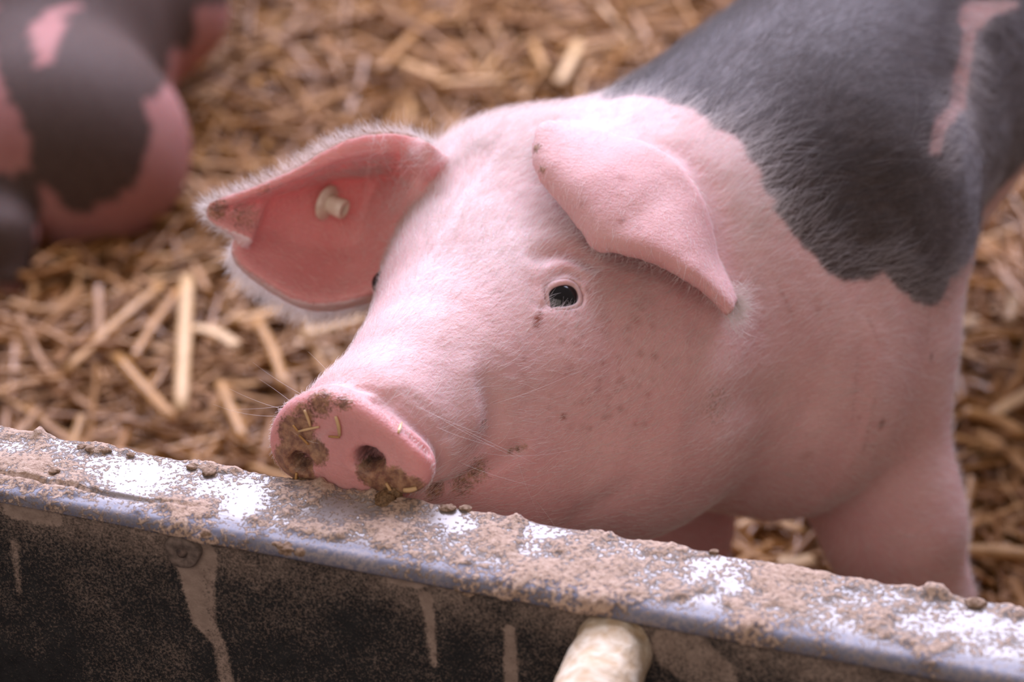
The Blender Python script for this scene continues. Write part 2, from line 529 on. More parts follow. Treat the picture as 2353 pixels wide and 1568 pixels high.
# rim: profile runs from the outer face over the flat top and round the inner edge
prof = [(0.003, 0.318), (0.0028, 0.345), (0.0022, 0.355), (0.0, 0.3592)]
for t in np.linspace(0, 1, 46)[1:]: prof.append((-0.0440 * t, RIM_Z - 0.0006 * t))
for a in np.linspace(0, 100, 14)[1:]: prof.append((-0.0440 - 0.0055 * math.sin(R(a)), RIM_Z - 0.0006 - 0.0055 * (1 - math.cos(R(a)))))
prof += [(-0.0488, 0.3518), (-0.043, 0.3512)]
prof = np.array(prof)
E2, J = np.meshgrid(EA, np.arange(len(prof)), indexing='ij')
nn_ = prof[J, 0].ravel(); zz_ = prof[J, 1].ravel(); ee_ = E2.ravel()
sarc = np.concatenate([[0], np.cumsum(np.linalg.norm(np.diff(prof, axis=0), axis=1))])[J].ravel()
pn = np.gradient(prof, axis=0); pn = norm(np.stack([pn[:, 1], -pn[:, 0]], -1))   # outward in (n, z)
big = smooth_noise2(ee_, sarc, 26, 4); mid = smooth_noise2(ee_, sarc, 95, 4, 1.3); fin = smooth_noise2(ee_, sarc, 420, 3, 2.1)
mudv = 0.62 * big + 0.50 * mid - 0.02
mudv += 0.10 * sstep(-0.012, 0.0, nn_) - 0.20 * sstep(-0.034, -0.046, nn_) * (0.35 + sstep(0.30, 0.6, smooth_noise2(ee_, sarc * 0.3, 18, 3, 5.0)))
# bare, licked zone in front of the snout and bare wet streaks seen in the photo
def rim_spot(px, py, rad):
    e, n, z = to_trough(px, py, z=RIM_Z)
    return np.exp(-(((ee_ - e) ** 2 + (nn_ - n) ** 2) / rad ** 2))
for (px, py, rad, w) in [(300, 1085, .018, -.20), (540, 1130, .020, -.22), (430, 1065, .014, -.18), (250, 1060, .012, -.12), (560, 1170, .012, -.2), (140, 1035, .012, -.12),
                         (760, 1150, .018, -.12), (880, 1180, .018, -.10), (1020, 1185, .008, -.28), (1060, 1205, .008, -.18), (1660, 1320, .014, -.22), (1960, 1360, .018, -.22), (2100, 1410, .016, -.18), (2250, 1430, .024, -.18), (1240, 1230, .012, -.14), (1420, 1240, .012, -.12),
                         (60, 1090, .02, .12), (430, 1170, .012, .12), (1150, 1230, .014, .2), (1330, 1290, .018, .14), (1560, 1330, .018, .14), (1150, 1290, .016, .1), (1830, 1390, .02, .12), (900, 1230, .012, .14), (700, 1220, .014, .12)]:
    mudv += w * rim_spot(px, py, rad)
thick = sstep(0.40, 0.62, mudv) * (0.0006 + 0.0045 * np.clip(mid - 0.32, 0, 1) + 0.0016 * (fin - 0.4))
crumb = sstep(0.60, 0.78, mid) * sstep(-0.008, 0.0, nn_) * 0.0022
dz = thick + crumb
wtop = np.where((J.ravel() >= 3) & (J.ravel() < len(prof) - 3), 1.0, 0.15)
step = 0.0012 * sstep(-0.0345, -0.0352, nn_) * sstep(-0.10, -0.17, ee_)
groove = 0.0014 * np.exp(-((nn_ + 0.0350) / 0.0008) ** 2) * sstep(-0.08, -0.15, ee_)
disp = dz * wtop - step - groove
rimP = tw(ee_, nn_ + disp * pn[J, 0].ravel(), zz_ + disp * pn[J, 1].ravel())
rim_me = quick_mesh('rim', rimP, grid_faces(len(EA), len(prof), 0, True))
set_float(rim_me, 'mud', np.clip(mudv, 0, 1)); set_float(rim_me, 'edge', sstep(-0.034, -0.043, nn_ + 0.008 * (mid - .5)))
rim = obj('rim', rim_me, M_RIM, trough)
tag(rim, 'flat rim caked with dry tan mud over grey plastic')

# wall: the dark inner face below the rim
WZ = np.concatenate([np.linspace(0.3540, 0.19, 156), np.linspace(0.185, 0.07, 14)])
def wall_n(z): return -0.0462 - 0.05 * np.clip((0.354 - z) / 0.28, 0, 1) ** 1.3
E3, Z3 = np.meshgrid(e_axis(0.0012), WZ, indexing='ij')
e3 = E3.ravel(); z3 = Z3.ravel()
dust = 0.20 * (smooth_noise2(e3, z3, 14, 4, 8.0) - 0.5) + 0.36 * sstep(0.325, 0.350, z3) * smooth_noise2(e3, z3, 60, 3, 4.0) - 0.09
dust -= 0.20 * sstep(-0.16, -0.26, e3) * sstep(0.31, 0.25, z3)  # shading of the wall's lower left put into the colour as thinner dust
def streak(pts, w, amt):
    global dust
    q = np.array([to_trough(px, py, n=-0.049)[[0, 2]] for px, py in pts])
    X = np.stack([e3, z3], -1) + 0.0016 * np.stack([smooth_noise2(e3, z3, 160, 3, 1.0) - .5, smooth_noise2(e3, z3, 160, 3, 2.0) - .5], -1)
    d = np.full(len(X), 9.0); ww = np.full(len(X), w[0])
    for i, (a, b) in enumerate(zip(q[:-1], q[1:])):
        ab = b - a; t = np.clip(((X - a) @ ab) / np.dot(ab, ab), 0, 1)
        di = np.linalg.norm(X - a - t[:, None] * ab, axis=1) - (w[i] + (w[i + 1] - w[i]) * t)
        d = np.minimum(d, di)
    dust += amt * sstep(0.0012, -0.0006, d)
streak([(445, 1285), (455, 1350), (470, 1420), (510, 1470), (540, 1568)], [.0105, .008, .006, .003, .0035], .30)
streak([(425, 1285), (440, 1360), (470, 1430)], [.006, .005, .003], .12)
streak([(975, 1380), (985, 1430), (1000, 1520)], [.0025, .002, .0012], .34)
streak([(1170, 1455), (1178, 1560)], [.0025, .003], .36)
streak([(30, 1250), (50, 1350)], [.002, .001], .22)
streak([(620, 1262), (690, 1272)], [.004, .004], .42)
streak([(900, 1330), (960, 1345)], [.004, .003], .30)
streak([(20, 1180), (120, 1200)], [.004, .004], .25)
streak([(1560, 1500), (1640, 1560)], [.012, .01], .20)
P3 = tw(e3, wall_n(z3) + 0.0012 * (smooth_noise2(e3, z3, 120, 3, 3.3) - 0.5) + 0.0010 * np.clip(dust, 0, 0.5), z3)
wall_me = quick_mesh('inner_wall', P3, grid_faces(len(e_axis(0.0012)), len(WZ), 0, True))
set_float(wall_me, 'mud', dust)
wall = obj('inner_wall', wall_me, M_WALL, trough)
tag(wall, 'matt black inner wall speckled with dust and streaked with mud')

# basin: outer skin, bottom and near wall with its own rim, drawn as one thick folded section
sec = [(-0.046, 0.345), (0.001, 0.345), (0.001, 0.325), (-0.030, 0.315), (-0.055, 0.05), (-0.10, 0.004), (-0.24, 0.004), (-0.285, 0.05), (-0.315, 0.315), (-0.345, 0.325), (-0.345, 0.36), (-0.292, 0.36), (-0.288, 0.345), (-0.262, 0.08), (-0.235, 0.035), (-0.11, 0.035), (-0.095, 0.075)]
nz = len(sec); ends = np.array([-0.80, 0.80]); BV = []; BF = []
for e in ends:
    for (n_, z_) in sec: BV.append(tw(e, n_, z_))
for j in range(nz - 1):
    BF.append((j, j + 1, nz + j + 1, nz + j))
basin_me = mesh_from('basin', BV, BF); set_float(basin_me, 'mud', np.zeros(len(BV)))
obj('basin', basin_me, M_WALL, trough, smooth=False)
for e in ends:
    s = 0.012 * (1 if e > 0 else -1)
    out = [(-0.030, 0.345), (-0.055, 0.05), (-0.10, 0.004), (-0.24, 0.004), (-0.285, 0.05), (-0.315, 0.345)]
    V = [tw(e, *q) for q in out] + [tw(e + s, *q) for q in out]; k = len(out)
    F = [tuple(range(k)), tuple(range(2 * k - 1, k - 1, -1))] + [(i, (i + 1) % k, (i + 1) % k + k, i + k) for i in range(k)]
    me = mesh_from('end_panel', V, F); set_float(me, 'mud', np.zeros(len(V)))
    obj('end_panel', me, M_WALL, trough, smooth=False)
# crossbar joining the two long walls, crusted with pale feed
be = to_trough(1408, 1475, n=-0.05)
bs = np.linspace(-0.040, -0.30, 90); ang = np.linspace(0, 2 * math.pi, 48, endpoint=False)
BS, AN = np.meshgrid(bs, ang, indexing='ij')
rr = 0.0176 + 0.0022 * (fbm(np.stack([BS.ravel() * 60, np.cos(AN.ravel()) * 1.3 + 5, np.sin(AN.ravel()) * 1.3 + 5], -1), 4) - 0.5) * 2
P = tw(be[0] + rr * np.cos(AN.ravel()), BS.ravel(), 0.3345 + rr * np.sin(AN.ravel()))
q = np.arange(90 * 48).reshape(90, 48)
bf = np.stack([q[:-1], np.roll(q[:-1], -1, 1), np.roll(q[1:], -1, 1), q[1:]], -1).reshape(-1, 4)
tag(obj('crossbar', quick_mesh('crossbar', P, bf), M_BAR, trough), 'round crossbar crusted with pale dried feed')
# bolt with washer
bc = to_trough(418, 1270, n=-0.049)
def bolt_piece(name, prof_rz, parent, mat, n0):
    V = []; F = []; k = 28
    for r, h in prof_rz:
        for j in range(k):
            a = 2 * math.pi * j / k
            w = 1 + 0.06 * math.sin(3 * a + 1) + 0.04 * math.sin(5 * a)
            V.append(tw(bc[0] + r * w * math.cos(a), n0 - h, bc[2] + r * w * math.sin(a)))
    for i in range(len(prof_rz) - 1):
        for j in range(k): F.append((i * k + j, i * k + (j + 1) % k, (i + 1) * k + (j + 1) % k, (i + 1) * k + j))
    F.append(tuple(range((len(prof_rz) - 1) * k, len(prof_rz) * k)))
    return obj(name, mesh_from(name, V, F), mat, parent)
n0 = float(wall_n(bc[2]))
M_WASH = mat_plain('muddy_washer', (0.22, 0.165, 0.135), 0.85, 0.3, (0.10, 0.075, 0.062), 300, 0.001)
bolt = bolt_piece('bolt', [(0.0088, -0.004), (0.0088, 0.0022), (0.0078, 0.0032), (0.0040, 0.0030), (0.0030, 0.0022)], trough, M_WASH, n0)
bolt_piece('bolt_head', [(0.0026, 0.0), (0.0025, 0.0030), (0.0012, 0.0036)], bolt, mat_plain('bolt_tip', (0.17, 0.12, 0.095), 0.8, 0.3, (0.06, 0.045, 0.04), 300), n0)

def lump_mesh(name, c, r, seed, flat=0.7):
    import bmesh
    bm = bmesh.new(); bmesh.ops.create_icosphere(bm, subdivisions=3, radius=1.0)
    V = np.array([v.co[:] for v in bm.verts])
    n_ = fbm(V * 1.9 + seed * 3.7 + 20, 4) - 0.5
    V = V * (1 + 1.1 * n_)[:, None] * r * np.array([1.25, 1.0, flat]) + c
    for v, co in zip(bm.verts, V): v.co = co
    me = bpy.data.meshes.new(name); bm.to_mesh(me); bm.free()
    return me
for i, (px, py, r, z) in enumerate([(660, 1266, .0055, .345), (690, 1272, .0045, .345), (640, 1258, .004, .347), (1060, 1352, .0045, .345), (1075, 1368, .003, .342), (470, 1228, .0045, .346), (450, 1235, .003, .345)]):
    e, n_, z_ = to_trough(px, py, n=-0.0485)
    obj('mud_lump', lump_mesh('mud_lump', tw(e, n_ + 0.002, z_), r * .75, i), M_MUDLUMP, trough)
for i, (px, py, r) in enumerate([(215, 1030, .006), (190, 1027, .004), (240, 1035, .0045), (480, 1085, .005), (1070, 1168, .004), (1030, 1168, .005), (2240, 1385, .006), (1640, 1268, .003), (440, 1072, .004), (125, 1082, .004), (300, 1045, .003)]):
    e, n_, z_ = to_trough(px, py, z=RIM_Z + 0.001)
    obj('mud_lump', lump_mesh('mud_lump', tw(e, n_, z_), r * .55, i + 20, 0.42), M_MUDLUMP, trough)

# ------------------------------------------------------------------ the pig at the trough
FH = cam_vec(-0.42, -0.50, -0.75)                 # direction the head points
LH = cam_vec(0.885, -0.049, -0.462); LH = norm(LH - FH * np.dot(LH, FH))
UH = np.cross(LH, FH); UH = UH if UH[2] > 0 else -UH
BYAW = R(27)
BK = np.array([math.sin(BYAW), math.cos(BYAW), 0.0])  # backwards along the body
LB = np.array([math.cos(BYAW), -math.sin(BYAW), 0.0]) # towards the pig's left flank
UP = np.array([0, 0, 1.0])
SH = np.array([0.165, 1.055, 0.325])                  # centre of the shoulders
def bd(s, l, z): return SH + BK * s + LB * l + np.array([0, 0, z - SH[2]])
AX_B = np.stack([BK, LB, UP]); AX_H = np.stack([FH, LH, UH])

pigf = Field()
# trunk
pigf.ell(bd(0.05, -0.018, 0.345), AX_B, (0.15, 0.098, 0.118), 0.03)
pigf.ell(bd(0.25, -0.02, 0.345), AX_B, (0.25, 0.106, 0.125), 0.05)
pigf.ell(bd(0.50, 0.0, 0.335), AX_B, (0.18, 0.108, 0.110), 0.05)
# neck
pigf.cone(at(1310, 590, 1.135), at(1490, 630, 1.15), 0.073, 0.096, 0.04)
pigf.cone(at(1490, 630, 1.15), bd(0.02, -0.02, 0.345), 0.096, 0.096, 0.05)
pigf.cone(at(1450, 850, 1.10), at(1760, 860, 1.16), 0.062, 0.085, 0.05)
# shoulder blade of the near side
pigf.ell(bd(0.03, 0.044, 0.315), np.stack([norm(BK + 0.2 * UP), LB, norm(UP - 0.2 * BK)]), (0.080, 0.042, 0.10), 0.04)
# skull, face, cheeks
pigf.cone(at(1170, 510, 1.105), at(1120, 715, 1.060), 0.055, 0.053, 0.03)
pigf.cone(at(1120, 715, 1.060), at(1018, 885, 1.005), 0.053, 0.042, 0.03)
pigf.cone(at(1018, 885, 1.005), at(872, 988, 0.955), 0.042, 0.033, 0.03)
pigf.ball(at(1235, 730, 1.055), 0.045, 0.03)
pigf.cone(at(1250, 880, 1.045), at(1400, 900, 1.065), 0.058, 0.068, 0.04)
pigf.cone(at(1330, 980, 1.05), at(1420, 1010, 1.07), 0.048, 0.045, 0.04)
# lower jaw
pigf.chain([at(905, 1075, 0.965), at(1120, 1075, 1.01), at(1330, 1060, 1.05)], [0.022, 0.036, 0.040], 0.025)
# muzzle bulge behind the disc
pigf.ell(at(860, 1000, 0.960), AX_H, (0.035, 0.040, 0.030), 0.02)
# front legs
pigf.chain([bd(0.0, 0.046, 0.27), at(2050, 1200, 1.20), at(2098, 1400, 1.235), at(2095, 1540, 1.27)], [0.056, 0.036, 0.030, 0.025], 0.035)
nl = at(2095, 1540, 1.27)
pigf.chain([nl, nl * [1, 1, 0] + np.array([0.004, 0.01, 0.055]), nl * [1, 1, 0] + np.array([-0.012, -0.022, 0.014])], [0.026, 0.022, 0.026], 0.015)
pigf.chain([bd(0.0, -0.065, 0.27), at(1560, 1200, 1.275), at(1595, 1330, 1.32)], [0.050, 0.028, 0.022], 0.03)
fl = at(1595, 1330, 1.32)
pigf.chain([fl, fl * [1, 1, 0] + np.array([0.004, 0.01, 0.055]), fl * [1, 1, 0] + np.array([-0.012, -0.022, 0.014])], [0.024, 0.021, 0.025], 0.015)
# hind legs, hams, tail root (behind, largely out of the picture)
for sgn in (1, -1):
    pigf.ell(bd(0.53, 0.055 * sgn, 0.30), AX_B, (0.10, 0.060, 0.12), 0.04)
    pigf.chain([bd(0.52, 0.062 * sgn, 0.25), bd(0.62, 0.066 * sgn, 0.155), bd(0.60, 0.066 * sgn, 0.06), bd(0.575, 0.066 * sgn, 0.014)], [0.06, 0.030, 0.022, 0.026], 0.03)
pigf.chain([bd(0.66, 0, 0.375), bd(0.72, 0.01, 0.35), bd(0.735, 0.03, 0.30), bd(0.72, 0.045, 0.27)], [0.016, 0.010, 0.008, 0.006], 0.012)

V0, F0 = surface_nets(pigf, (-0.20, 0.68, -0.02), (0.68, 1.86, 0.50), 0.0062)
V0 = pigf.project(V0.astype(np.float32), 2)

# snout disc: a rounded plate in its own plane
DN = cam_vec(-0.40, -0.36, -0.845)
DC = at(800, 1020, 0.925)
DISC_PX = [(612, 1012), (622, 968), (655, 928), (700, 906), (742, 898), (795, 912), (855, 948), (915, 994), (962, 1038), (986, 1078), (984, 1112), (955, 1138), (900, 1140), (850, 1133), (795, 1126), (745, 1108), (715, 1100), (688, 1110), (650, 1090), (624, 1056)]
dd = curve_pts(DISC_PX + DISC_PX[:1], 97)[:-1]
DO = np.array([on_plane(px, py, DC, DN) for px, py in dd])
dV = []; rings = [(0.15, .0035), (0.55, .0035), (0.84, .0030), (0.94, .0015), (0.985, -.0010), (1.0, -.0045), (0.985, -.0085), (0.93, -.012), (0.84, -.017), (0.60, -.030)]
for s, h in rings: dV.append(DC + (DO - DC) * s + DN * h)
dV = np.vstack(dV); m_ = len(DO)
dF = []
for i in range(len(rings) - 1):
    for j in range(m_): dF.append((i * m_ + j, i * m_ + (j + 1) % m_, (i + 1) * m_ + (j + 1) % m_, (i + 1) * m_ + j))
dF.append(tuple(range(m_))[::-1]); dF.append(tuple(range((len(rings) - 1) * m_, len(rings) * m_)))

# far ear (pig's right): open cup facing the camera, notch in its lower edge
def far_ear():
    top = curve_pts([(1075, 390), (1010, 342), (960, 314), (885, 303), (805, 317), (745, 345), (690, 380), (610, 418), (530, 450), (480, 470)], 80)
    bot = curve_pts([(985, 640), (905, 640), (845, 672), (765, 692), (700, 690), (650, 668), (595, 632), (552, 598), (540, 574), (545, 556), (577, 556)], 62)
    bot = np.vstack([bot, curve_pts([(577, 553), (548, 541), (512, 522), (484, 500), (474, 482)], 18)])
    nu = 80; nv = 46; P = np.zeros((nu, nv, 3))
    for i in range(nu):
        u = i / (nu - 1)
        zb = np.interp(u, [0, .2, .45, .7, 1], [1.098, 1.080, 1.072, 1.068, 1.062])
        cup = np.interp(u, [0, .18, .30, .5, .8, 1], [.000, .012, .048, .036, .012, .003])
        for j in range(nv):
            v = min(1.0, j / 39); w_ = max(0.0, (j - 39) / 6.0) * float(sstep(.02, .14, u) * sstep(.80, .62, u))
            # the upper margin rolls over forwards
            vv = v
            x = top[i] * (1 - vv) + bot[i] * vv
            prof_ = np.interp(v, [0, .10, .16, .24, .5, .7, .88, 1], [-.35, -.38, .15, 1.05, 1.05, .90, .45, .12])
            ridge = 0.030 * math.exp(-((u - 0.15) / 0.06) ** 2) * (1 - float(sstep(.30, .70, v)))
            P[i, j] = at(x[0] + 4 * w_, x[1] + 20 * w_, zb + cup * prof_ - ridge + 0.016 * w_ ** 0.8 + 0.0006 * max(0, j - 39))
    T = np.full((nu, nv), 0.0052)
    ev = np.minimum(np.arange(nv), np.arange(nv)[::-1])[None, :]; eu = (nu - 1 - np.arange(nu))[:, None]
    T *= np.clip(0.55 + 0.12 * np.minimum(ev, eu), 0, 1)
    return P, T
# near ear (pig's left): flopped forwards, seen from its outer side
def near_ear():
    Mg = curve_pts([(1262, 286), (1238, 292), (1222, 345), (1232, 405), (1288, 478), (1335, 538), (1362, 578), (1420, 586), (1500, 607), (1590, 652), (1648, 698), (1672, 728)], 90)
    Cg = curve_pts([(1275, 284), (1345, 300), (1420, 322), (1490, 342), (1550, 385), (1600, 450), (1625, 520), (1642, 595), (1672, 660), (1690, 700)], 90)
    cen = np.array([1470, 470.0])
    nu = 90; vs = [0, .05, .12, .25, .4, .55, .7, .85, .95, 1.0, 1.05, 1.12, 1.22, 1.35]; nv = len(vs)
    P = np.zeros((nu, nv, 3))
    for i in range(nu):
        u = i / (nu - 1)
        zm = np.interp(u, [0, .2, .45, .6, .8, 1], [1.042, 1.020, 1.000, .994, .990, 1.000])
        zc = np.interp(u, [0, .25, .5, .75, 1], [1.056, 1.042, 1.030, 1.022, 1.012])
        for j, v in enumerate(vs):
            vv = min(v, 1.0)
            x = Mg[i] * (1 - vv) + Cg[i] * vv
            z = zm * (1 - vv) + zc * vv - 0.009 * math.sin(math.pi * vv ** 0.9) * np.interp(u, [0, .3, .7, 1], [.25, 1, 1, .3])
            z -= 0.006 * math.exp(-(v / 0.10) ** 2) * -1.0
            if v > 1:
                w = (v - 1) / 0.35
                x = x + (cen - x) * 0.30 * w ** 1.6
                z += 0.055 * w
            P[i, j] = at(x[0], x[1], z)
    # refine across
    Q = np.zeros((nu, 44, 3)); tv = np.linspace(0, nv - 1, 44)
    for i in range(nu): Q[i] = curve_pts(P[i], 44)
    T = np.full((nu, 44), 0.0050)
    ev = np.arange(44)[None, :]
    T *= np.clip(0.62 + 0.10 * ev, 0, 1)
    return Q, T
EP1, ET1 = far_ear(); EP2, ET2 = near_ear()
e1V, e1F, e1N = sheet_solid(EP1, ET1)
e2V, e2F, e2N = sheet_solid(EP2, ET2)
# roots that fill in behind the ears
root = Field()
root.cone(at(1095, 440, 1.125), at(1010, 470, 1.140), 0.036, 0.024)
root.cone(at(1010, 470, 1.140), at(930, 500, 1.146), 0.024, 0.014)
root.cone(at(1000, 570, 1.115), at(930, 600, 1.122), 0.020, 0.012)
rV, rF = surface_nets(root, at(980, 500, 1.115) - 0.12, at(980, 500, 1.115) + 0.12, 0.006)
root2 = Field()
root2.cone(at(1410, 480, 1.085), at(1520, 480, 1.078), 0.032, 0.026)
root2.cone(at(1410, 480, 1.085), at(1400, 390, 1.090), 0.032, 0.016)
root2.cone(at(1520, 480, 1.078), at(1550, 550, 1.078), 0.026, 0.020)
r2V, r2F = surface_nets(root2, at(1450, 480, 1.07) - 0.12, at(1450, 480, 1.07) + 0.12, 0.006)

parts = [(V0, F0), (dV, dF), (e1V, e1F), (e2V, e2F), (rV, rF), (r2V, r2F)]
AV = []; AF = []; off = 0
for v, f in parts:
    AV.append(np.asarray(v)); AF += [tuple(int(i) + off for i in q) for q in f]; off += len(v)
tmp_me = mesh_from('tmp', np.vstack(AV), AF)
tmp = bpy.data.objects.new('tmp', tmp_me); COL.objects.link(tmp)
md = tmp.modifiers.new('r', 'REMESH'); md.mode = 'VOXEL'; md.voxel_size = VOX if 'VOX' in globals() else 0.0017
dg = bpy.context.evaluated_depsgraph_get()
body_me = bpy.data.meshes.new_from_object(tmp.evaluated_get(dg))
bpy.data.objects.remove(tmp); bpy.data.meshes.remove(tmp_me)
body_me.name = 'body'

V = mesh_arrays(body_me).astype(np.float64); E = edges_of(body_me)
def near_cloud(V, C, lim):
    """index and distance of the nearest cloud point, only inside the cloud's box grown by lim"""
    lo = C.min(0) - lim; hi = C.max(0) + lim
    idx = np.where(((V > lo) & (V < hi)).all(1))[0]
    dist = np.full(len(V), 9.0); near = np.zeros(len(V), int)
    Cf = C.astype(np.float32); c2 = (Cf ** 2).sum(1)
    for k in range(0, len(idx), 4000):
        q = V[idx[k:k + 4000]].astype(np.float32)
        d2 = c2[None] - 2 * q @ Cf.T
        j = d2.argmin(1); near[idx[k:k + 4000]] = j
        dist[idx[k:k + 4000]] = np.linalg.norm(q - Cf[j], axis=1)
    return near, dist
C1 = EP1[::2, ::2].reshape(-1, 3); C2 = EP2[::2, ::2].reshape(-1, 3)
n1i, d1 = near_cloud(V, C1, 0.02); n2i, d2 = near_cloud(V, C2, 0.02)
_, dd_ = near_cloud(V, dV[::2], 0.02)
fs = pigf(V)
free = (np.abs(fs) < 0.0025) & (d1 > 0.008) & (d2 > 0.008) & (dd_ > 0.006)
w_seam = np.where(free, 0.25, 0.75)
V = smooth_verts(V, E, w_seam, 7)
Vp = V[free]
V[free] = pigf.project(Vp.astype(np.float32), 2, 0.002)
wl = ((np.abs(fs) > 0.002) | (d1 < 0.012) | (d2 < 0.012) | (dd_ < 0.010)) & (d1 > 0.0045) & (d2 > 0.0045) & (dd_ > 0.004)
V = smooth_verts(V, E, np.where(wl, 0.9, 0.0), 14)
body_me.vertices.foreach_set('co', V.astype(np.float32).ravel()); body_me.update()
BVH = bvh_of(body_me)
def hp(px, py, dpx=(0, 0)):
    p = hit(BVH, px, py)
    return p
def hpl(pts):
    q = [hit(BVH, *p) for p in curve_pts(pts, max(8, 3 * len(pts)))]
    return np.array([p for p in q if p is not None])
NV = vert_normals(body_me).astype(np.float64)
# creases and folds
def groove(pts, depth, width):
    q = hpl(pts)
    if len(q) < 2: return
    lo = q.min(0) - 4 * width; hi = q.max(0) + 4 * width
    idx = np.where(((V > lo) & (V < hi)).all(1))[0]
    d = seg_dist(V[idx], q)
    V[idx] -= NV[idx] * (depth * np.exp(-(d / width) ** 2))[:, None]
def dent(px, py, depth, width, p=2):
    c = hit(BVH, px, py)
    if c is None: return None
    idx = np.where((np.abs(V - c) < 4 * width).all(1))[0]
    d = np.linalg.norm(V[idx] - c, axis=1)
    V[idx] -= NV[idx] * (depth * np.exp(-(d / width) ** p))[:, None]
    return c
#@@FACE@@
for args in [([(985, 1128), (1050, 1110), (1120, 1075), (1195, 1030)], .0030, .0040),
             ([(1108, 885), (1124, 940), (1120, 1010)], .0024, .0085), ([(890, 925), (940, 965), (1000, 1020), (1020, 1070)], .0022, .0035),
             ([(860, 920), (920, 980), (985, 1040)], .0020, .0020), ([(900, 905), (960, 950), (1020, 1005)], .0012, .0028), ([(930, 900), (990, 945), (1040, 1000)], .0009, .003), ([(820, 893), (860, 900), (900, 925)], .0012, .002),
             ([(1440, 1120), (1400, 1150), (1330, 1185)], .0016, .008),
             ([(1620, 960), (1700, 925), (1800, 915), (1850, 950)], .0022, .012),
             ([(1240, 590), (1290, 578), (1350, 600)], .0040, .0060), ([(1255, 660), (1270, 635), (1300, 625), (1335, 640)], .0016, .0022),
             ([(1248, 705), (1262, 690)], .0016, .0018), ([(1265, 708), (1300, 715), (1335, 700)], .0010, .0020),
             ([(1215, 620), (1225, 670), (1238, 700)], .0010, .0040)]:
    groove(*args)
groove([(1080, 870), (1090, 960)], -.0030, .010)
groove([(1225, 615), (1290, 600), (1350, 622)], -.0014, .0070)
# near eye opening
EYE_N = hit(BVH, 1297, 676)
skin_n = norm(NV[np.linalg.norm(V - EYE_N, axis=1) < 0.010].mean(0)); print('eye normal', skin_n)
eye_n_dir = norm(0.9 * skin_n + 0.25 * norm(np.array([0, 0, CAM_H]) - EYE_N))
ex = norm(np.cross(np.array([0, 0, 1.0]), eye_n_dir)); ey = np.cross(eye_n_dir, ex)
def eye_open(c, ax, ay, ra, rb, ndir, depth):
    idx = np.where((np.abs(V - c) < 0.03).all(1))[0]
    q = V[idx] - c; a = q @ ax / ra; b = q @ ay / rb
    r = (np.abs(a) ** 2.8 + np.abs(b) ** 2.8) ** (1 / 2.8)
    infl = sstep(1.08, 0.90, r)
    lid = np.exp(-((r - 1.22) / 0.16) ** 2)
    V[idx] += ndir * (-depth * infl + 0.0003 * lid)[:, None]
eye_open(EYE_N - ey * 0.0003, ex, ey, 0.0098, 0.0074, eye_n_dir, 0.0065)
# nostrils
for (px, py, ax_, ay_, dp) in [(850, 1056, .0078, .0062, .013), (692, 1062, .0060, .0052, .011)]:
    c = hit(BVH, px, py)
    hx = norm(np.cross(np.array([0, 0, 1.0]), DN)); hy = np.cross(DN, hx)
    idx = np.where((np.abs(V - c) < 0.03).all(1))[0]
    q = V[idx] - c; r = np.sqrt((q @ hx / ax_) ** 2 + (q @ hy / ay_) ** 2)
    dirn = norm(-DN + 0.25 * UH)
    V[idx] += dirn * (dp * sstep(1.15, 0.45, r) * (np.abs(q @ DN) < 0.012))[:, None] - DN * 0 
    V[idx] += DN * (0.0010 * np.exp(-((r - 1.45) / 0.3) ** 2))[:, None]
V += NV * (0.0007 * (fbm(V * 60, 3) - 0.5))[:, None]
body_me.vertices.foreach_set('co', V.astype(np.float32).ravel()); body_me.update()
BVH = bvh_of(body_me)
NV = vert_normals(body_me).astype(np.float64)

# ---- colour masks in body coordinates
rel = V - SH; sB = rel @ BK
th = np.arctan2(rel @ UP + 0.02, rel @ LB)
def body_poly(pts, extra):
    out = []
    for p in pts:
        h_ = hit(BVH, *p)
        if h_ is None: continue
        r_ = h_ - SH; out.append((float(r_ @ BK), float(math.atan2(r_ @ UP + 0.02, r_ @ LB))))
    return out + extra
wob = np.stack([fbm(V * 130, 3) - .5, fbm(V * 130 + 9, 3) - .5], -1)
sW = sB + 0.010 * wob[:, 0]; tW = th + 0.10 * wob[:, 1]
pd = body_poly([(1450, 222), (1500, 226), (1560, 238), (1620, 268), (1680, 310), (1720, 360), (1755, 430), (1790, 500), (1840, 560), (1900, 615), (1955, 655), (1990, 640), (2035, 622), (2065, 665), (2095, 692), (2135, 700), (2165, 690), (2180, 650)], [])
pd += [(pd[-1][0] + 0.10, pd[-1][1] - 0.15), (0.90, -0.35), (0.90, 2.9), (pd[0][0] - 0.02, 2.9)]
dark = in_poly(sW, tW, pd).astype(float)
ps = body_poly([(2212, 4), (2345, 4), (2335, 20), (2290, 32), (2243, 70), (2232, 150), (2222, 200), (2220, 245), (2180, 290), (2160, 350), (2133, 356), (2142, 282), (2182, 238), (2200, 140), (2214, 72), (2200, 50)], [])
if len(ps) > 3: dark[in_poly(sB + 0.003 * wob[:, 0], th + 0.03 * wob[:, 1], ps)] = 0
dark[(sB > 0.36) & (fbm(V * 7 + 5, 2) > 0.55)] = 0
dark[(V[:, 2] < 0.16)] = 0
rel_ear = (d1 < 0.012) | (d2 < 0.012)
dark[rel_ear] = 0
dark[proj(V)[:, 0] < 1380] = 0
Ed = edges_of(body_me)
for _ in range(2):
    sm = np.bincount(Ed[:, 0], dark[Ed[:, 1]], len(V)) + np.bincount(Ed[:, 1], dark[Ed[:, 0]], len(V))
    dg_ = np.bincount(Ed.ravel(), minlength=len(V)); dark = 0.4 * dark + 0.6 * sm / np.maximum(dg_, 1)
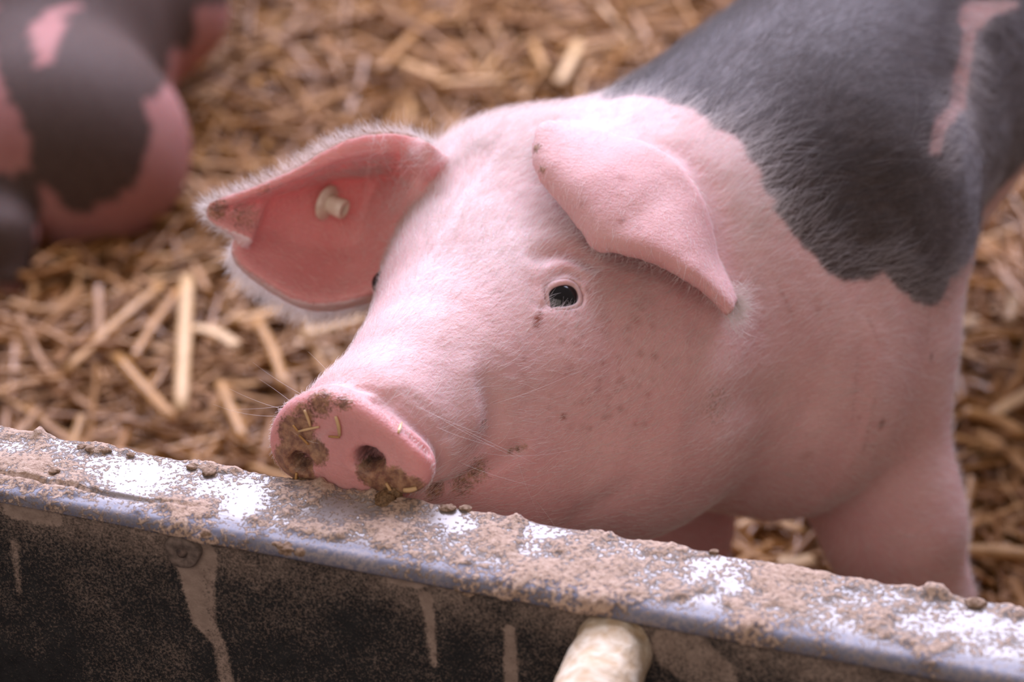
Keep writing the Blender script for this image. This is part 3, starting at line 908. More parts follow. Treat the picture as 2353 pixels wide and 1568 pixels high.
red = np.zeros(len(V)); pale = np.zeros(len(V)); dirt = np.zeros(len(V)); rust = np.zeros(len(V)); black = np.zeros(len(V))
# inside of the far ear
c1n = e1N[::2, ::2].reshape(-1, 3)
side1 = np.sign(np.dot(c1n[len(c1n) // 2], np.array([0, 0, CAM_H]) - C1[len(C1) // 2]))
inner1 = ((NV * c1n[n1i]).sum(1) * side1 > 0.15) & (d1 < 0.0065)
c2n = e2N[::2, ::2].reshape(-1, 3)
side2 = np.sign(np.dot(c2n[len(c2n) // 2], np.array([0, 0, CAM_H]) - C2[len(C2) // 2]))
s2 = (NV * c2n[n2i]).sum(1) * side2
red[inner1] = 0.85 - 0.35 * np.isin(n1i[inner1] % 23, (0, 1, 2)) - 0.35 * (n1i[inner1] // 23 < 9) * (n1i[inner1] % 23 < 10)
fold1 = (d1 < 0.0065) & (n1i % 23 >= 20); red[fold1] = 0.0; pale[fold1] = 1.0
outer2 = (d2 < 0.0065) & (s2 > 0.1); red[outer2] = 0.14
red[(d2 < 0.0065) & (s2 < -0.1)] = 0.55
# snout disc
disc_w = sstep(0.008, 0.004, dd_) * (((V - DC) @ DN) > -0.009)
red = np.maximum(red, 0.62 * disc_w)
def spot(arr, px, py, r_px, amt, p=4, mx=True):
    c = hit(BVH, px, py)
    if c is None: return
    r = r_px / FPX * proj(c)[2]
    idx = np.where((np.abs(V - c) < 2.2 * r).all(1))[0]
    g = amt * np.exp(-(np.linalg.norm(V[idx] - c, axis=1) / r) ** p)
    arr[idx] = np.maximum(arr[idx], g) if mx else arr[idx] + g
PXV = None
# pale forehead, crest and brow
for (px, py, r, a) in [(1060, 480, 160, .8), (1010, 600, 130, .7), (1200, 330, 150, .8), (1380, 260, 130, .8), (1150, 560, 150, .8), (1250, 560, 80, .6), (950, 700, 120, .6), (900, 800, 100, .5), (1500, 280, 120, .6), (1650, 330, 90, .5), (1080, 340, 80, .7), (1000, 800, 160, .35), (1700, 470, 130, .3), (1060, 870, 90, .35)]:
    spot(pale, px, py, r, a, 2)
for (px, py, r, a) in [(1500, 1020, 200, .14), (1250, 1100, 160, .2), (1080, 1110, 100, .25), (1420, 640, 70, .35), (1290, 585, 45, .5), (1240, 650, 30, .25), (1450, 760, 90, .15), (1000, 1060, 50, .25)]:
    spot(red, px, py, r, a, 2, False)
# mud on the disc
for (px, py, r, a) in [(680, 1000, 55, .75), (665, 1060, 45, .9), (690, 1085, 40, .95), (640, 1070, 35, .8), (730, 1040, 35, .7), (860, 1085, 42, .95), (905, 1110, 45, .9), (945, 1120, 35, .75), (735, 925, 45, .5), (700, 955, 40, .5), (790, 925, 30, .45), (880, 1130, 30, .9), (1000, 1125, 45, .45), (1090, 1080, 50, .4), (1172, 1038, 12, .42), (1190, 1032, 12, .45), (1206, 1026, 10, .42), (1060, 1110, 50, .4), (1110, 975, 30, .3), (840, 1062, 20, .6),
                       (500, 480, 40, .45), (560, 500, 60, .35), (610, 440, 40, .30), (700, 390, 30, .2), (1232, 340, 18, .5), (1245, 390, 18, .4), (1650, 930, 80, .28), (1750, 930, 70, .22), (1660, 1000, 50, .2)]:
    spot(dirt, px, py, r, a, 3)
# rusty tear stain and flecks
RS = 0.9
for _ in range(70): spot(rust, random.gauss(1400, 70), random.gauss(840, 90), random.uniform(4, 8), random.uniform(.12, .42), 2)
for (px, py, r, a) in [(1236, 735, 12, .95), (1242, 720, 8, .8), (1232, 748, 8, .8), (1300, 720, 9, .4), (1325, 720, 8, .4), (1295, 750, 8, .3), (1460, 735, 14, .4), (1465, 700, 12, .35), (1148, 671, 5, .7), (1205, 825, 5, .6), (1295, 958, 7, .8), (1357, 986, 6, .6), (1310, 850, 14, .35), (1320, 790, 10, .3), (1385, 760, 8, .3), (1430, 870, 7, .5), (1372, 895, 9, .45), (1390, 960, 8, .5), (1425, 940, 8, .5), (1505, 820, 9, .5), (1420, 820, 8, .35), (1880, 715, 10, .35), (1428, 410, 9, .5), (1428, 508, 9, .6), (1420, 450, 5, .4), (1338, 470, 7, .35), (1362, 505, 6, .3), (1470, 525, 8, .3), (1850, 1050, 22, .25), (858, 700, 8, .6), (850, 725, 8, .6), (1330, 590, 10, .25), (1350, 668, 7, .5), (2140, 820, 10, .95), (2026, 975, 11, .95), (1985, 1030, 6, .5), (1960, 930, 5, .4), (1965, 870, 5, .4), (1975, 960, 5, .4), (2000, 740, 6, .35), (1140, 700, 5, .4), (1130, 740, 5, .35), (905, 790, 4, .3)]:
    spot(rust, px, py, r * random.uniform(.8, 1.0), a * (1.3 if a > .75 else RS), 2)
for (a_, b_) in [((2010, 920), (1985, 1035)), ((1975, 800), (1960, 960)), ((2135, 720), (2130, 790)), ((1995, 730), (2020, 790)), ((1790, 660), (1820, 720))]:
    for t in np.linspace(0, 1, 9): spot(rust, a_[0] + (b_[0] - a_[0]) * t, a_[1] + (b_[1] - a_[1]) * t, 5, .30, 2)
# nostril holes, far eye rim
for (px, py, r, a) in [(850, 1050, 34, 1.0), (870, 1056, 20, .8), (698, 1060, 24, .8)]:
    spot(black, px, py, r, a * 0.9, 4)
dirt = np.maximum(dirt, 0.6 * sstep(0.06, 0.03, V[:, 2]))
set_color(body_me, 'mask', np.stack([np.clip(dark, 0, 1), np.clip(dirt, 0, 1), np.clip(red, 0, 1)], -1))
set_color(body_me, 'mask_b', np.stack([np.clip(rust, 0, 1), np.clip(black, 0, 1), np.clip(pale, 0, 1)], -1))
pig = empty('pig', (float(SH[0] + BK[0] * .25), float(SH[1] + BK[1] * .25), 0.0))
tag(pig, 'pink pig with dark grey back resting its muddy snout on the trough rim', 'pig')
body = obj('body', body_me, M_SKIN, pig)
# eyes
def uv_ball(name, c, r, n=24):
    import bmesh
    bm = bmesh.new(); bmesh.ops.create_uvsphere(bm, u_segments=n, v_segments=n // 2, radius=r)
    for v in bm.verts: v.co = v.co + Vector(c)
    me = bpy.data.meshes.new(name); bm.to_mesh(me); bm.free(); return me
EYE_C = EYE_N - eye_n_dir * 0.0146
tl = np.linspace(0, 2 * math.pi, 64, endpoint=False)
ra_ = np.sign(np.cos(tl)) * np.abs(np.cos(tl)) ** (2 / 2.6) * 0.0104; rb_ = np.sign(np.sin(tl)) * np.abs(np.sin(tl)) ** (2 / 2.6) * 0.0079
cor = np.exp(-((tl - R(212)) / 0.35) ** 2); ra_ -= 0.0030 * cor; rb_ -= 0.0016 * cor
lp = EYE_N + ex * ra_[:, None] + ey * (rb_ - 0.0004)[:, None]
lp = EYE_C + norm(lp - EYE_C) * 0.0150
lr = 0.0013 + 0.0006 * np.clip(np.sin(tl), 0, 1)
lt = norm(np.roll(lp, -1, 0) - np.roll(lp, 1, 0)); la = norm(lp - EYE_C); lb = np.cross(lt, la)
ag = np.linspace(0, 2 * math.pi, 12, endpoint=False)
lv = (lp[:, None] + lr[:, None, None] * (np.cos(ag)[None, :, None] * la[:, None] * 0.8 + np.sin(ag)[None, :, None] * lb[:, None])).reshape(-1, 3)
qi = np.arange(64 * 12).reshape(64, 12)
lf_ = np.stack([qi, np.roll(qi, -1, 1), np.roll(np.roll(qi, -1, 1), -1, 0), np.roll(qi, -1, 0)], -1).reshape(-1, 4)
lid_me = quick_mesh('eyelid', lv, lf_)
set_color(lid_me, 'mask', np.tile([0, 0, 0.30], (len(lv), 1))); set_color(lid_me, 'mask_b', np.tile([0, 0, 0.35], (len(lv), 1)))
obj('eyelid', lid_me, M_SKIN, pig)
tag(obj('eye', uv_ball('eye', EYE_C, 0.0146, 48), M_EYE, pig), 'glossy dark near eye')
tag(obj('eye', uv_ball('eye', at(884, 652, 1.060), 0.0070, 32), M_EYE, pig), 'far eye seen edge-on')

# ear tag in the far ear
def disc_solid(c, axis, prof_rz, k=24):
    axis = norm(axis); a = norm(np.cross(axis, [0.2, 0.1, 0.97])); b = np.cross(axis, a)
    V = []; F = []
    for r, h in prof_rz:
        for j in range(k):
            t = 2 * math.pi * j / k
            V.append(c + axis * h + r * (math.cos(t) * a + math.sin(t) * b))
    for i in range(len(prof_rz) - 1):
        for j in range(k): F.append((i * k + j, i * k + (j + 1) % k, (i + 1) * k + (j + 1) % k, (i + 1) * k + j))
    F.append(tuple(range(k))[::-1]); F.append(tuple(range((len(prof_rz) - 1) * k, len(prof_rz) * k)))
    return V, F
tc = hit(BVH, 742, 462); tax = cam_vec(0.86, -0.36, -0.36)
tc = tc + tax * 0.002
tagp = obj('ear_tag', mesh_from('ear_tag', *disc_solid(tc, tax, [(0.0092, -0.0010), (0.0104, 0.0), (0.0104, 0.0012), (0.0090, 0.0024), (0.0050, 0.0030), (0.0030, 0.0032)])), M_TAG, pig)
tag(tagp, 'ivory plastic ear tag button')
obj('stud', mesh_from('stud', *disc_solid(tc, tax, [(0.0048, 0.0025), (0.0056, 0.0034), (0.0058, 0.0120), (0.0053, 0.0126), (0.0033, 0.0126), (0.0030, 0.0100)])), M_TAG, tagp)

# ---- hair
def make_hair(name, root, nrm, flow, length, lift, colr, parent, rad=0.00006, jitter=0.22, droop=0.6, npt=4):
    n = len(root)
    ft = flow - nrm * (flow * nrm).sum(1)[:, None]; ft = norm(ft)
    side = np.cross(nrm, ft)
    j = RNG.normal(0, jitter, n)
    d = norm(ft + side * j[:, None] + nrm * lift[:, None])
    t = np.linspace(0, 1, npt)
    bend = RNG.normal(0, 0.18, n)
    P = root[:, None] - nrm[:, None] * 0.0004 + length[:, None, None] * (d[:, None] * t[None, :, None] + (side * bend[:, None])[:, None] * (t ** 2)[None, :, None]
        - (nrm * (lift * droop)[:, None])[:, None] * (t ** 2)[None, :, None])
    cu = bpy.data.hair_curves.new(name)
    cu.add_curves([npt] * n)
    cu.attributes['position'].data.foreach_set('vector', P.reshape(-1, 3).astype(np.float32).ravel())
    r = cu.attributes.get('radius') or cu.attributes.new('radius', 'FLOAT', 'POINT')
    rr = np.broadcast_to(rad, (n,))[:, None] * (1 - 0.75 * t)[None]
    r.data.foreach_set('value', rr.astype(np.float32).ravel())
    c = cu.attributes.new('hair_colour', 'FLOAT_COLOR', 'CURVE')
    A = np.ones((n, 4), np.float32); A[:, :3] = colr
    c.data.foreach_set('color', A.ravel())
    o = bpy.data.objects.new(name, cu); COL.objects.link(o); cu.materials.append(M_HAIR)
    o.parent = parent; o.matrix_parent_inverse = parent.matrix_world.inverted()
    tag(o, kind='stuff')
    return o
HO = at(1085, 690, 1.05)
hf = (V - HO) @ FH; hu = (V - HO) @ UH; hl = (V - HO) @ LH
ear1 = d1 < 0.0075; ear2 = d2 < 0.0075
is_head = (hf > -0.10) & ~ear1 & ~ear2
on_disc = disc_w > 0.3
dens = np.where(is_head, 1.0, 0.55)
dens[(sB > 0.30)] = 0.25
dens[hf > 0.08] = 0.75
dens[ear1 | ear2] = 0.30
dens[ear2 & (s2 < 0.15)] = 0.0
dens[on_disc] = 0.0
dens[V[:, 2] < 0.14] = 0.10
dens[black > 0.2] = 0
de = np.linalg.norm(V - EYE_N, axis=1); dens[de < 0.0175] = 0; dens[np.linalg.norm(V - (EYE_N + FH * 0.012), axis=1) < 0.013] = 0
dens[is_head & (hu > 0.0) & (hf < 0.05)] = 1.7
NH = 150000
pick = RNG.choice(len(V), NH, replace=False, p=dens / dens.sum())
Vr = V[pick] + RNG.normal(0, 0.0005, (NH, 3)); Nr = NV[pick]
wh = sstep(-0.12, -0.02, hf[pick])[:, None]
flow = norm((-FH - 0.10 * UP)) * wh + norm(BK - 0.35 * UP) * (1 - wh)
flow = flow + wh * LH * (0.25 * np.sign(hl[pick]))[:, None]
# neck hair sweeps down and back
flow += (1 - wh) * 0.15 * LB
e1 = ear1[pick]; e2 = ear2[pick]
flow[e1] = norm(at(480, 490, 1.06) - at(900, 480, 1.08)) + 0.25 * RNG.normal(0, 1, (e1.sum(), 3))
flow[e2] = norm(at(1420, 640, 1.0) - at(1470, 380, 1.02))
swirl = (fbm(Vr * 22, 2) - 0.5)[:, None]
flow = norm(flow) + 0.9 * swirl * np.cross(Nr, flow)
L = np.full(NH, 0.0095)
hfp = hf[pick]; hup = hu[pick]
L += 0.011 * sstep(0.05, -0.03, hfp) * sstep(-0.03, 0.02, hup)
bi = np.where((dark > 0.25) & (dark < 0.75) & (sB < 0.16))[0]; bi = bi[RNG.choice(len(bi), min(1500, len(bi)), replace=False)]
_, bdist = near_cloud(Vr, V[bi], 0.03)
bord = (dark[pick] > 0.5) & (bdist < 0.016) & (fbm(Vr * 40, 2) > 0.40)
L[bord] += 0.005
L += 0.006 * sstep(-0.05, -0.15, hfp)
L += 0.007 * dark[pick]
L[e1 | e2] = 0.0065
L *= RNG.uniform(0.55, 1.25, NH)
lift = np.full(NH, 0.22) + 0.18 * sstep(0.0, 0.05, hup) * sstep(0.06, -0.04, hfp) + RNG.normal(0, 0.06, NH)
lift = np.clip(lift, 0.05, 0.9)
hc = np.array([0.90, 0.82, 0.78])[None] * RNG.uniform(0.80, 1.12, (NH, 1))
dk = dark[pick] > 0.5
g = RNG.random(NH)[:, None]
hc[dk] = (np.array([0.085, 0.060, 0.050]) * (1 - g ** 3.2) + np.array([0.36, 0.30, 0.27]) * g ** 3.2)[dk]
hc[bord & (RNG.random(NH) < 0.6)] = (0.62, 0.57, 0.55)
hc[dk & ~bord] *= 0.8
make_hair('hair', Vr, Nr, flow, L, lift, np.clip(hc, 0, 0.95), pig, rad=0.00007)

# tufts: ear margins, poll, long whiskers, lashes
roots = []; nors = []; flows = []; lens = []; lifts = []
def tuft(p, n, f, ln, lf):
    roots.append(p); nors.append(n); flows.append(f); lens.append(ln); lifts.append(lf)
m1 = np.concatenate([EP1[8:, 0], EP1[8:, -1], EP1[-1, ::8]])
mo1 = np.concatenate([norm(EP1[8:, 0] - EP1[8:, 4]), norm(EP1[8:, -1] - EP1[8:, -5]), norm(EP1[-1, ::8] - EP1[-5, ::8])])
tip1 = norm(at(470, 480, 1.06) - at(900, 480, 1.09))
for _ in range(2600):
    i = random.randrange(len(m1)); j = np.clip(i + random.choice((-1, 1)), 0, len(m1) - 1)
    p = m1[i] + (m1[j] - m1[i]) * random.random() * (np.linalg.norm(m1[j] - m1[i]) < 0.01)
    nn = norm(cam_vec(0, 0.2, 1) + RNG.normal(0, 0.4, 3))
    tuft(p + nn * 0.001, nn, norm(0.75 * mo1[i] + 0.9 * tip1 + RNG.normal(0, 0.25, 3)), random.uniform(0.004, 0.010), random.uniform(0, 0.5))
for _ in range(2200):   # white fur of the ear's back showing below its lower edge
    i = random.randrange(6, 58); p = EP1[i, -1] + RNG.normal(0, 0.0012, 3)
    tuft(p + cam_vec(0, 0, 1) * random.uniform(0.001, 0.005), cam_vec(0, -0.3, -1), norm(cam_vec(-0.45 + random.gauss(0, .25), -0.75, 0.0)), random.uniform(0.006, 0.013), random.uniform(-.1, .2))
for _ in range(420):   # hairs crossing the cup of the ear
    i = random.randrange(6, 30); j = random.randrange(2, 32)
    nn = norm(np.array([0, 0, CAM_H]) - EP1[i, j])
    tuft(EP1[i, j] + nn * 0.003, nn, norm(tip1 * random.uniform(-0.3, 1) + cam_vec(0, random.uniform(-.6, .6), -0.2)), random.uniform(0.012, 0.024), random.uniform(0.1, 0.45))
m2 = np.concatenate([EP2[:, 0], EP2[-1, :20]]); mo2 = np.concatenate([norm(EP2[:, 0] - EP2[:, 5]), norm(EP2[-1, :20] - EP2[-6, :20])])
for _ in range(250):
    i = random.randrange(len(m2))
    nn = norm(np.array([0, 0, CAM_H]) - m2[i])
    tuft(m2[i] + RNG.normal(0, 0.0008, 3), nn, norm(mo2[i] + RNG.normal(0, 0.3, 3) + 0.3 * cam_vec(0.3, -0.5, 0)), random.uniform(0.003, 0.006), random.uniform(0.1, 0.5))
for _ in range(500):   # white tuft beyond the ear's lower corner
    p = at(1680 + random.gauss(0, 12), 700 + random.gauss(0, 22), 1.014)
    tuft(p, cam_vec(0, 0, -1), norm(cam_vec(0.5, random.uniform(-1, .5), 0.1)), random.uniform(0.006, 0.014), 0.1)
poll = hit(BVH, 1060, 345)
for _ in range(900):   # bristles along the poll
    px = random.uniform(985, 1420); py = np.interp(px, [985, 1050, 1100, 1150, 1250, 1420], [345, 345, 318, 280, 246, 232]) + random.uniform(0, 40)
    p = hit(BVH, px, py)
    if p is None: continue
    tuft(p, UP, norm(-0.3 * FH + 0.3 * RNG.normal(0, 1, 3) + 0.6 * UP), random.uniform(0.008, 0.016), random.uniform(0.6, 1.2))
for _ in range(900):   # fringe of the snout disc
    k = random.randrange(m_)
    p = DO[k] - DN * random.uniform(0.003, 0.007)
    o_ = norm(DO[k] - DC)
    tuft(p, o_, norm(o_ + 0.5 * DN + RNG.normal(0, 0.3, 3)), random.uniform(0.002, 0.005), random.uniform(0.2, .9))
for (px, py, dx, dy, ln) in [(640, 935, -1, -.15, .028), (630, 950, -1, .02, .032), (660, 920, -.8, -.5, .020), (650, 925, -1, .25, .026), (760, 870, -.6, -.8, .02), (690, 905, -.9, -.3, .03)]:
    tuft(at(px + 12, py + 6, 0.945), cam_vec(0, 0.3, -1), cam_vec(dx, -dy, 0.1), ln, 0.05)
for (px, py, dx, dy, ln) in [(1000, 905, 1, -.35, .035), (1130, 930, 1, -.22, .045), (950, 930, .9, .5, .04), (1000, 955, .9, .3, .045), (1180, 1040, -.6, .5, .03), (1100, 1040, 1, .1, .05), (1190, 1060, .3, 1, .03), (1050, 1060, .8, .5, .04), (1230, 1150, .7, .7, .03), (1060, 985, 1, .6, .04), (1000, 980, 1, .5, .03)]:
    p = hit(BVH, px, py)
    if p is not None:
        tuft(p, norm(np.array([0, 0, CAM_H]) - p), cam_vec(dx, -dy, 0), ln, 0.25)
for k in range(0):    # lashes
    a = R(30 + 120 * k / 5)
    p = EYE_N + ex * (0.0085 * math.cos(a)) + ey * (0.0066 * math.sin(a)) + eye_n_dir * 0.001
    tuft(p, norm(eye_n_dir), norm(-0.5 * ey + 0.35 * ex * math.cos(a) + 0.5 * eye_n_dir), random.uniform(.006, .009), 0.7)
nt_ = len(roots)
make_hair('hair', np.array(roots), norm(np.array(nors)), np.array(flows), np.array(lens), np.array(lifts),
          np.tile([0.90, 0.84, 0.80], (nt_, 1)) * RNG.uniform(0.8, 1.05, (nt_, 1)), pig, rad=0.000065, jitter=0.1, npt=5)

# ------------------------------------------------------------------ spotted pig lying further back
bgf = Field()
bgf.ball(at(185, 340, 1.90), 0.104, 0.03)
bgf.cone(at(60, 330, 1.92), at(90, 80, 2.06), 0.105, 0.135, 0.05)
bgf.cone(at(90, 80, 2.06), at(150, -300, 2.32), 0.135, 0.125, 0.05)
bgf.cone(at(370, 15, 2.10), at(300, -200, 2.26), 0.072, 0.090, 0.03)
bgf.cone(at(150, -300, 2.32), at(190, -560, 2.50), 0.105, 0.065, 0.05)
bgf.cone(at(190, -560, 2.50), at(150, -680, 2.52), 0.055, 0.032, 0.04)
bgf.chain([at(-30, 400, 1.86), at(20, 540, 1.80), at(24, 640, 1.79)], [0.036, 0.022, 0.015], 0.02)
bgf.chain([at(25, 668, 1.832), at(60, 685, 1.825), at(120, 705, 1.818), at(195, 722, 1.812)], [0.0075, 0.0065, 0.006, 0.004], 0.006)
bV, bF = surface_nets(bgf, (-0.75, 1.3, -0.06), (-0.10, 2.75, 0.36), 0.0075)
bV = bgf.project(bV.astype(np.float32), 2).astype(np.float64)
bg_me = quick_mesh('body', bV, bF)
BB = bvh_of(bg_me)
bcen = at(120, 180, 2.02)
def bg_co(p):
    r_ = p - bcen
    q = np.stack([r_ @ np.array([1, 0, 0]), r_ @ cam_vec(0, 1, 0), -(r_ @ cam_vec(0, 0, 1)) + 0.12], -1)
    q = norm(q); return np.stack([q[..., 0] / (1.15 + q[..., 2]), q[..., 1] / (1.15 + q[..., 2])], -1)
def bg_poly(pts):
    out = []
    for (px, py) in curve_pts(pts + pts[:1], 4 * len(pts)):
        h_ = None; x, y = px, py
        for _ in range(12):
            h_ = hit(BB, x, y)
            if h_ is not None: break
            x += (190 - x) * 0.06; y += (250 - y) * 0.06
        if h_ is not None: out.append(tuple(bg_co(h_)))
    return out
bc2 = bg_co(bV) + 0.008 * np.stack([fbm(bV * 60, 2) - .5, fbm(bV * 60 + 7, 2) - .5], -1)
bpoly = bg_poly([(446, 4), (446, 90), (430, 122), (392, 112), (385, 170), (368, 218), (333, 236), (346, 290), (340, 342), (312, 420), (280, 450), (225, 470), (190, 492), (152, 480), (110, 430), (62, 386), (62, 330), (32, 240), (6, 200), (6, 10)])
bdark = in_poly(bc2[:, 0], bc2[:, 1], bpoly)
strk = bg_poly([(72, 66), (110, 20), (150, 5), (225, 5), (160, 22), (135, 80), (112, 142), (80, 148), (82, 100)])
bdark &= ~in_poly(bc2[:, 0], bc2[:, 1], strk)
far_ = proj(bV)[:, 1] < 13
bdark[far_] = fbm(bV[far_] * 6 + 2, 2) > 0.45
leg_ = (proj(bV)[:, 0] < 92) & (proj(bV)[:, 1] > 396) & (proj(bV)[:, 1] < 520 + 0 * bV[:, 0])
bdark[leg_] = True
leg2 = (proj(bV)[:, 0] < 84) & (proj(bV)[:, 1] > 440) & (proj(bV)[:, 1] < 662) & (bV[:, 1] < at(20, 540, 1.80)[1] + 0.035)
bdark[leg2] = True
nb = len(bV)
set_color(bg_me, 'mask', np.stack([bdark.astype(float), np.zeros(nb), np.full(nb, 0.22)], -1))
set_color(bg_me, 'mask_b', np.zeros((nb, 3)))
bpig = empty('pig', (float(bcen[0]), float(bcen[1]), 0.0))
tag(bpig, 'pig with large dark brown patches lying on the straw further back', 'pig')
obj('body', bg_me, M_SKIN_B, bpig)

# ------------------------------------------------------------------ straw
def straw_geo(n, c, yaw, tilt, length, width, flat, bendy, K=5, S=6):
    t = np.linspace(-0.5, 0.5, K)
    d = np.stack([np.cos(yaw) * np.cos(tilt), np.sin(yaw) * np.cos(tilt), np.sin(tilt)], -1)
    s = np.stack([-np.sin(yaw), np.cos(yaw), np.zeros(n)], -1)
    u = np.cross(d, s)
    roll = RNG.normal(0, 0.5, n)
    s, u = s * np.cos(roll)[:, None] + u * np.sin(roll)[:, None], u * np.cos(roll)[:, None] - s * np.sin(roll)[:, None]
    kink = RNG.normal(0, 1, (n, 2)) * bendy
    P = c[:, None] + d[:, None] * (length[:, None] * t)[..., None] + (s * kink[:, :1])[:, None] * ((t * 2) ** 2 * length[:, None])[..., None] + (u * kink[:, 1:] * 0.4)[:, None] * ((t * 2) ** 2 * length[:, None])[..., None]
    a = np.linspace(0, 2 * math.pi, S, endpoint=False)
    ring = (np.cos(a)[None, :, None] * s[:, None] + (np.sin(a)[None, :, None] * u[:, None]) * flat[:, None, None]) * (width / 2)[:, None, None]
    Vv = (P[:, :, None] + ring[:, None]).reshape(-1, 3)
    b = np.arange(n)[:, None, None] * K * S + np.arange(K - 1)[None, :, None] * S
    j = np.arange(S)[None, None]; j2 = (j + 1) % S
    Fq = np.stack([b + j, b + j2, b + S + j2, b + S + j], -1).reshape(-1, 4)
    return Vv, Fq
def straw_cols(n, g=None):
    g = RNG.random(n) if g is None else g
    pal = np.array([[0.11, 0.046, 0.012], [0.19, 0.085, 0.023], [0.27, 0.130, 0.038], [0.35, 0.185, 0.062], [0.46, 0.275, 0.115], [0.62, 0.46, 0.29]])
    x = g * 4.999; i = x.astype(int); f = (x - i)[:, None]
    return (pal[i] * (1 - f) + pal[i + 1] * f) * np.array([1.12, 1.02, 0.85])
NS = 30000
sx_ = RNG.uniform(-1.5, 1.7, NS); sy_ = RNG.uniform(0.62, 3.2, NS)
sx_ = np.concatenate([sx_, RNG.uniform(-2.7, 2.7, 14000)]); sy_ = np.concatenate([sy_, RNG.uniform(0.4, 4.2, 14000)]); NS = len(sx_)
vis = np.abs(sx_) < 0.30 * sy_ + 0.22
keep = vis | (RNG.random(NS) < 0.45)
keep &= ((np.stack([sx_, sy_], -1) - T0) @ TN) > 0.03
sx_ = sx_[keep]; sy_ = sy_[keep]; n_s = len(sx_)
layer = RNG.random(n_s)
clump = fbm(np.stack([sx_ * 5, sy_ * 5, np.zeros(n_s)], -1), 2)
yaw = RNG.uniform(0, math.pi, n_s) + 1.5 * clump
length = np.clip(RNG.lognormal(math.log(0.135), 0.5, n_s), 0.03, 0.24)
width = RNG.uniform(0.0035, 0.0095, n_s)
flat = np.where(RNG.random(n_s) < 0.5, RNG.uniform(0.15, 0.3, n_s), RNG.uniform(0.6, 0.9, n_s))
cz = ground_height(sx_, sy_) + 0.002 + 0.036 * layer ** 1.5
Vs, Fs = straw_geo(n_s, np.stack([sx_, sy_, cz], -1), yaw, RNG.normal(0, 0.16, n_s), length, width, flat, 0.11)
tz = (proj(bV)[:, 2]).min()
straw_me = quick_mesh('straw_bedding', Vs, Fs)
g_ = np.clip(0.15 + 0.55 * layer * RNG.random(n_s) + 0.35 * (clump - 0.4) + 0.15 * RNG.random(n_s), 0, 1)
set_color(straw_me, 'straw_colour', np.repeat(straw_cols(n_s, g_), 30, axis=0))
straw = obj('straw_bedding', straw_me, M_STRAW)
tag(straw, 'loose tangle of tan and brown straw bedding covering the pen floor', 'straw', kind='stuff')

# single stalks that lie on top of the bedding and can be told apart
def stalk(name, pts, w, z, g, label, flat=0.7, grp=None):
    P = []
    for (px, py), zz in zip(pts, z if isinstance(z, (list, tuple)) else [z] * len(pts)):
        d = ray_dir(px, py); P.append(np.array([0, 0, CAM_H]) + d * ((zz - CAM_H) / d[2]))
    P = curve_pts(P, 9)
    T = norm(np.gradient(P, axis=0)); S_ = norm(np.cross(T, UP)); U_ = np.cross(S_, T)
    a = np.linspace(0, 2 * math.pi, 8, endpoint=False); VV = []
    for k in range(9):
        r = w / 2 * (0.9 if k in (0, 8) else 1.0 + 0.12 * (k == 4))
        VV.append(P[k] + r * (np.cos(a)[:, None] * S_[k] + flat * np.sin(a)[:, None] * U_[k]))
    VV = np.vstack(VV); FF = []
    for k in range(8):
        for j in range(8): FF.append((k * 8 + j, k * 8 + (j + 1) % 8, (k + 1) * 8 + (j + 1) % 8, (k + 1) * 8 + j))
    FF.append(tuple(range(8))[::-1]); FF.append(tuple(range(64, 72)))
    me = mesh_from(name, VV, FF)
    set_color(me, 'straw_colour', np.tile(straw_cols(1, np.array([g]))[0], (72, 1)))
    o = obj(name, me, M_STRAW)
    tag(o, label, 'straw', grp)
    return o
Zt = 0.056
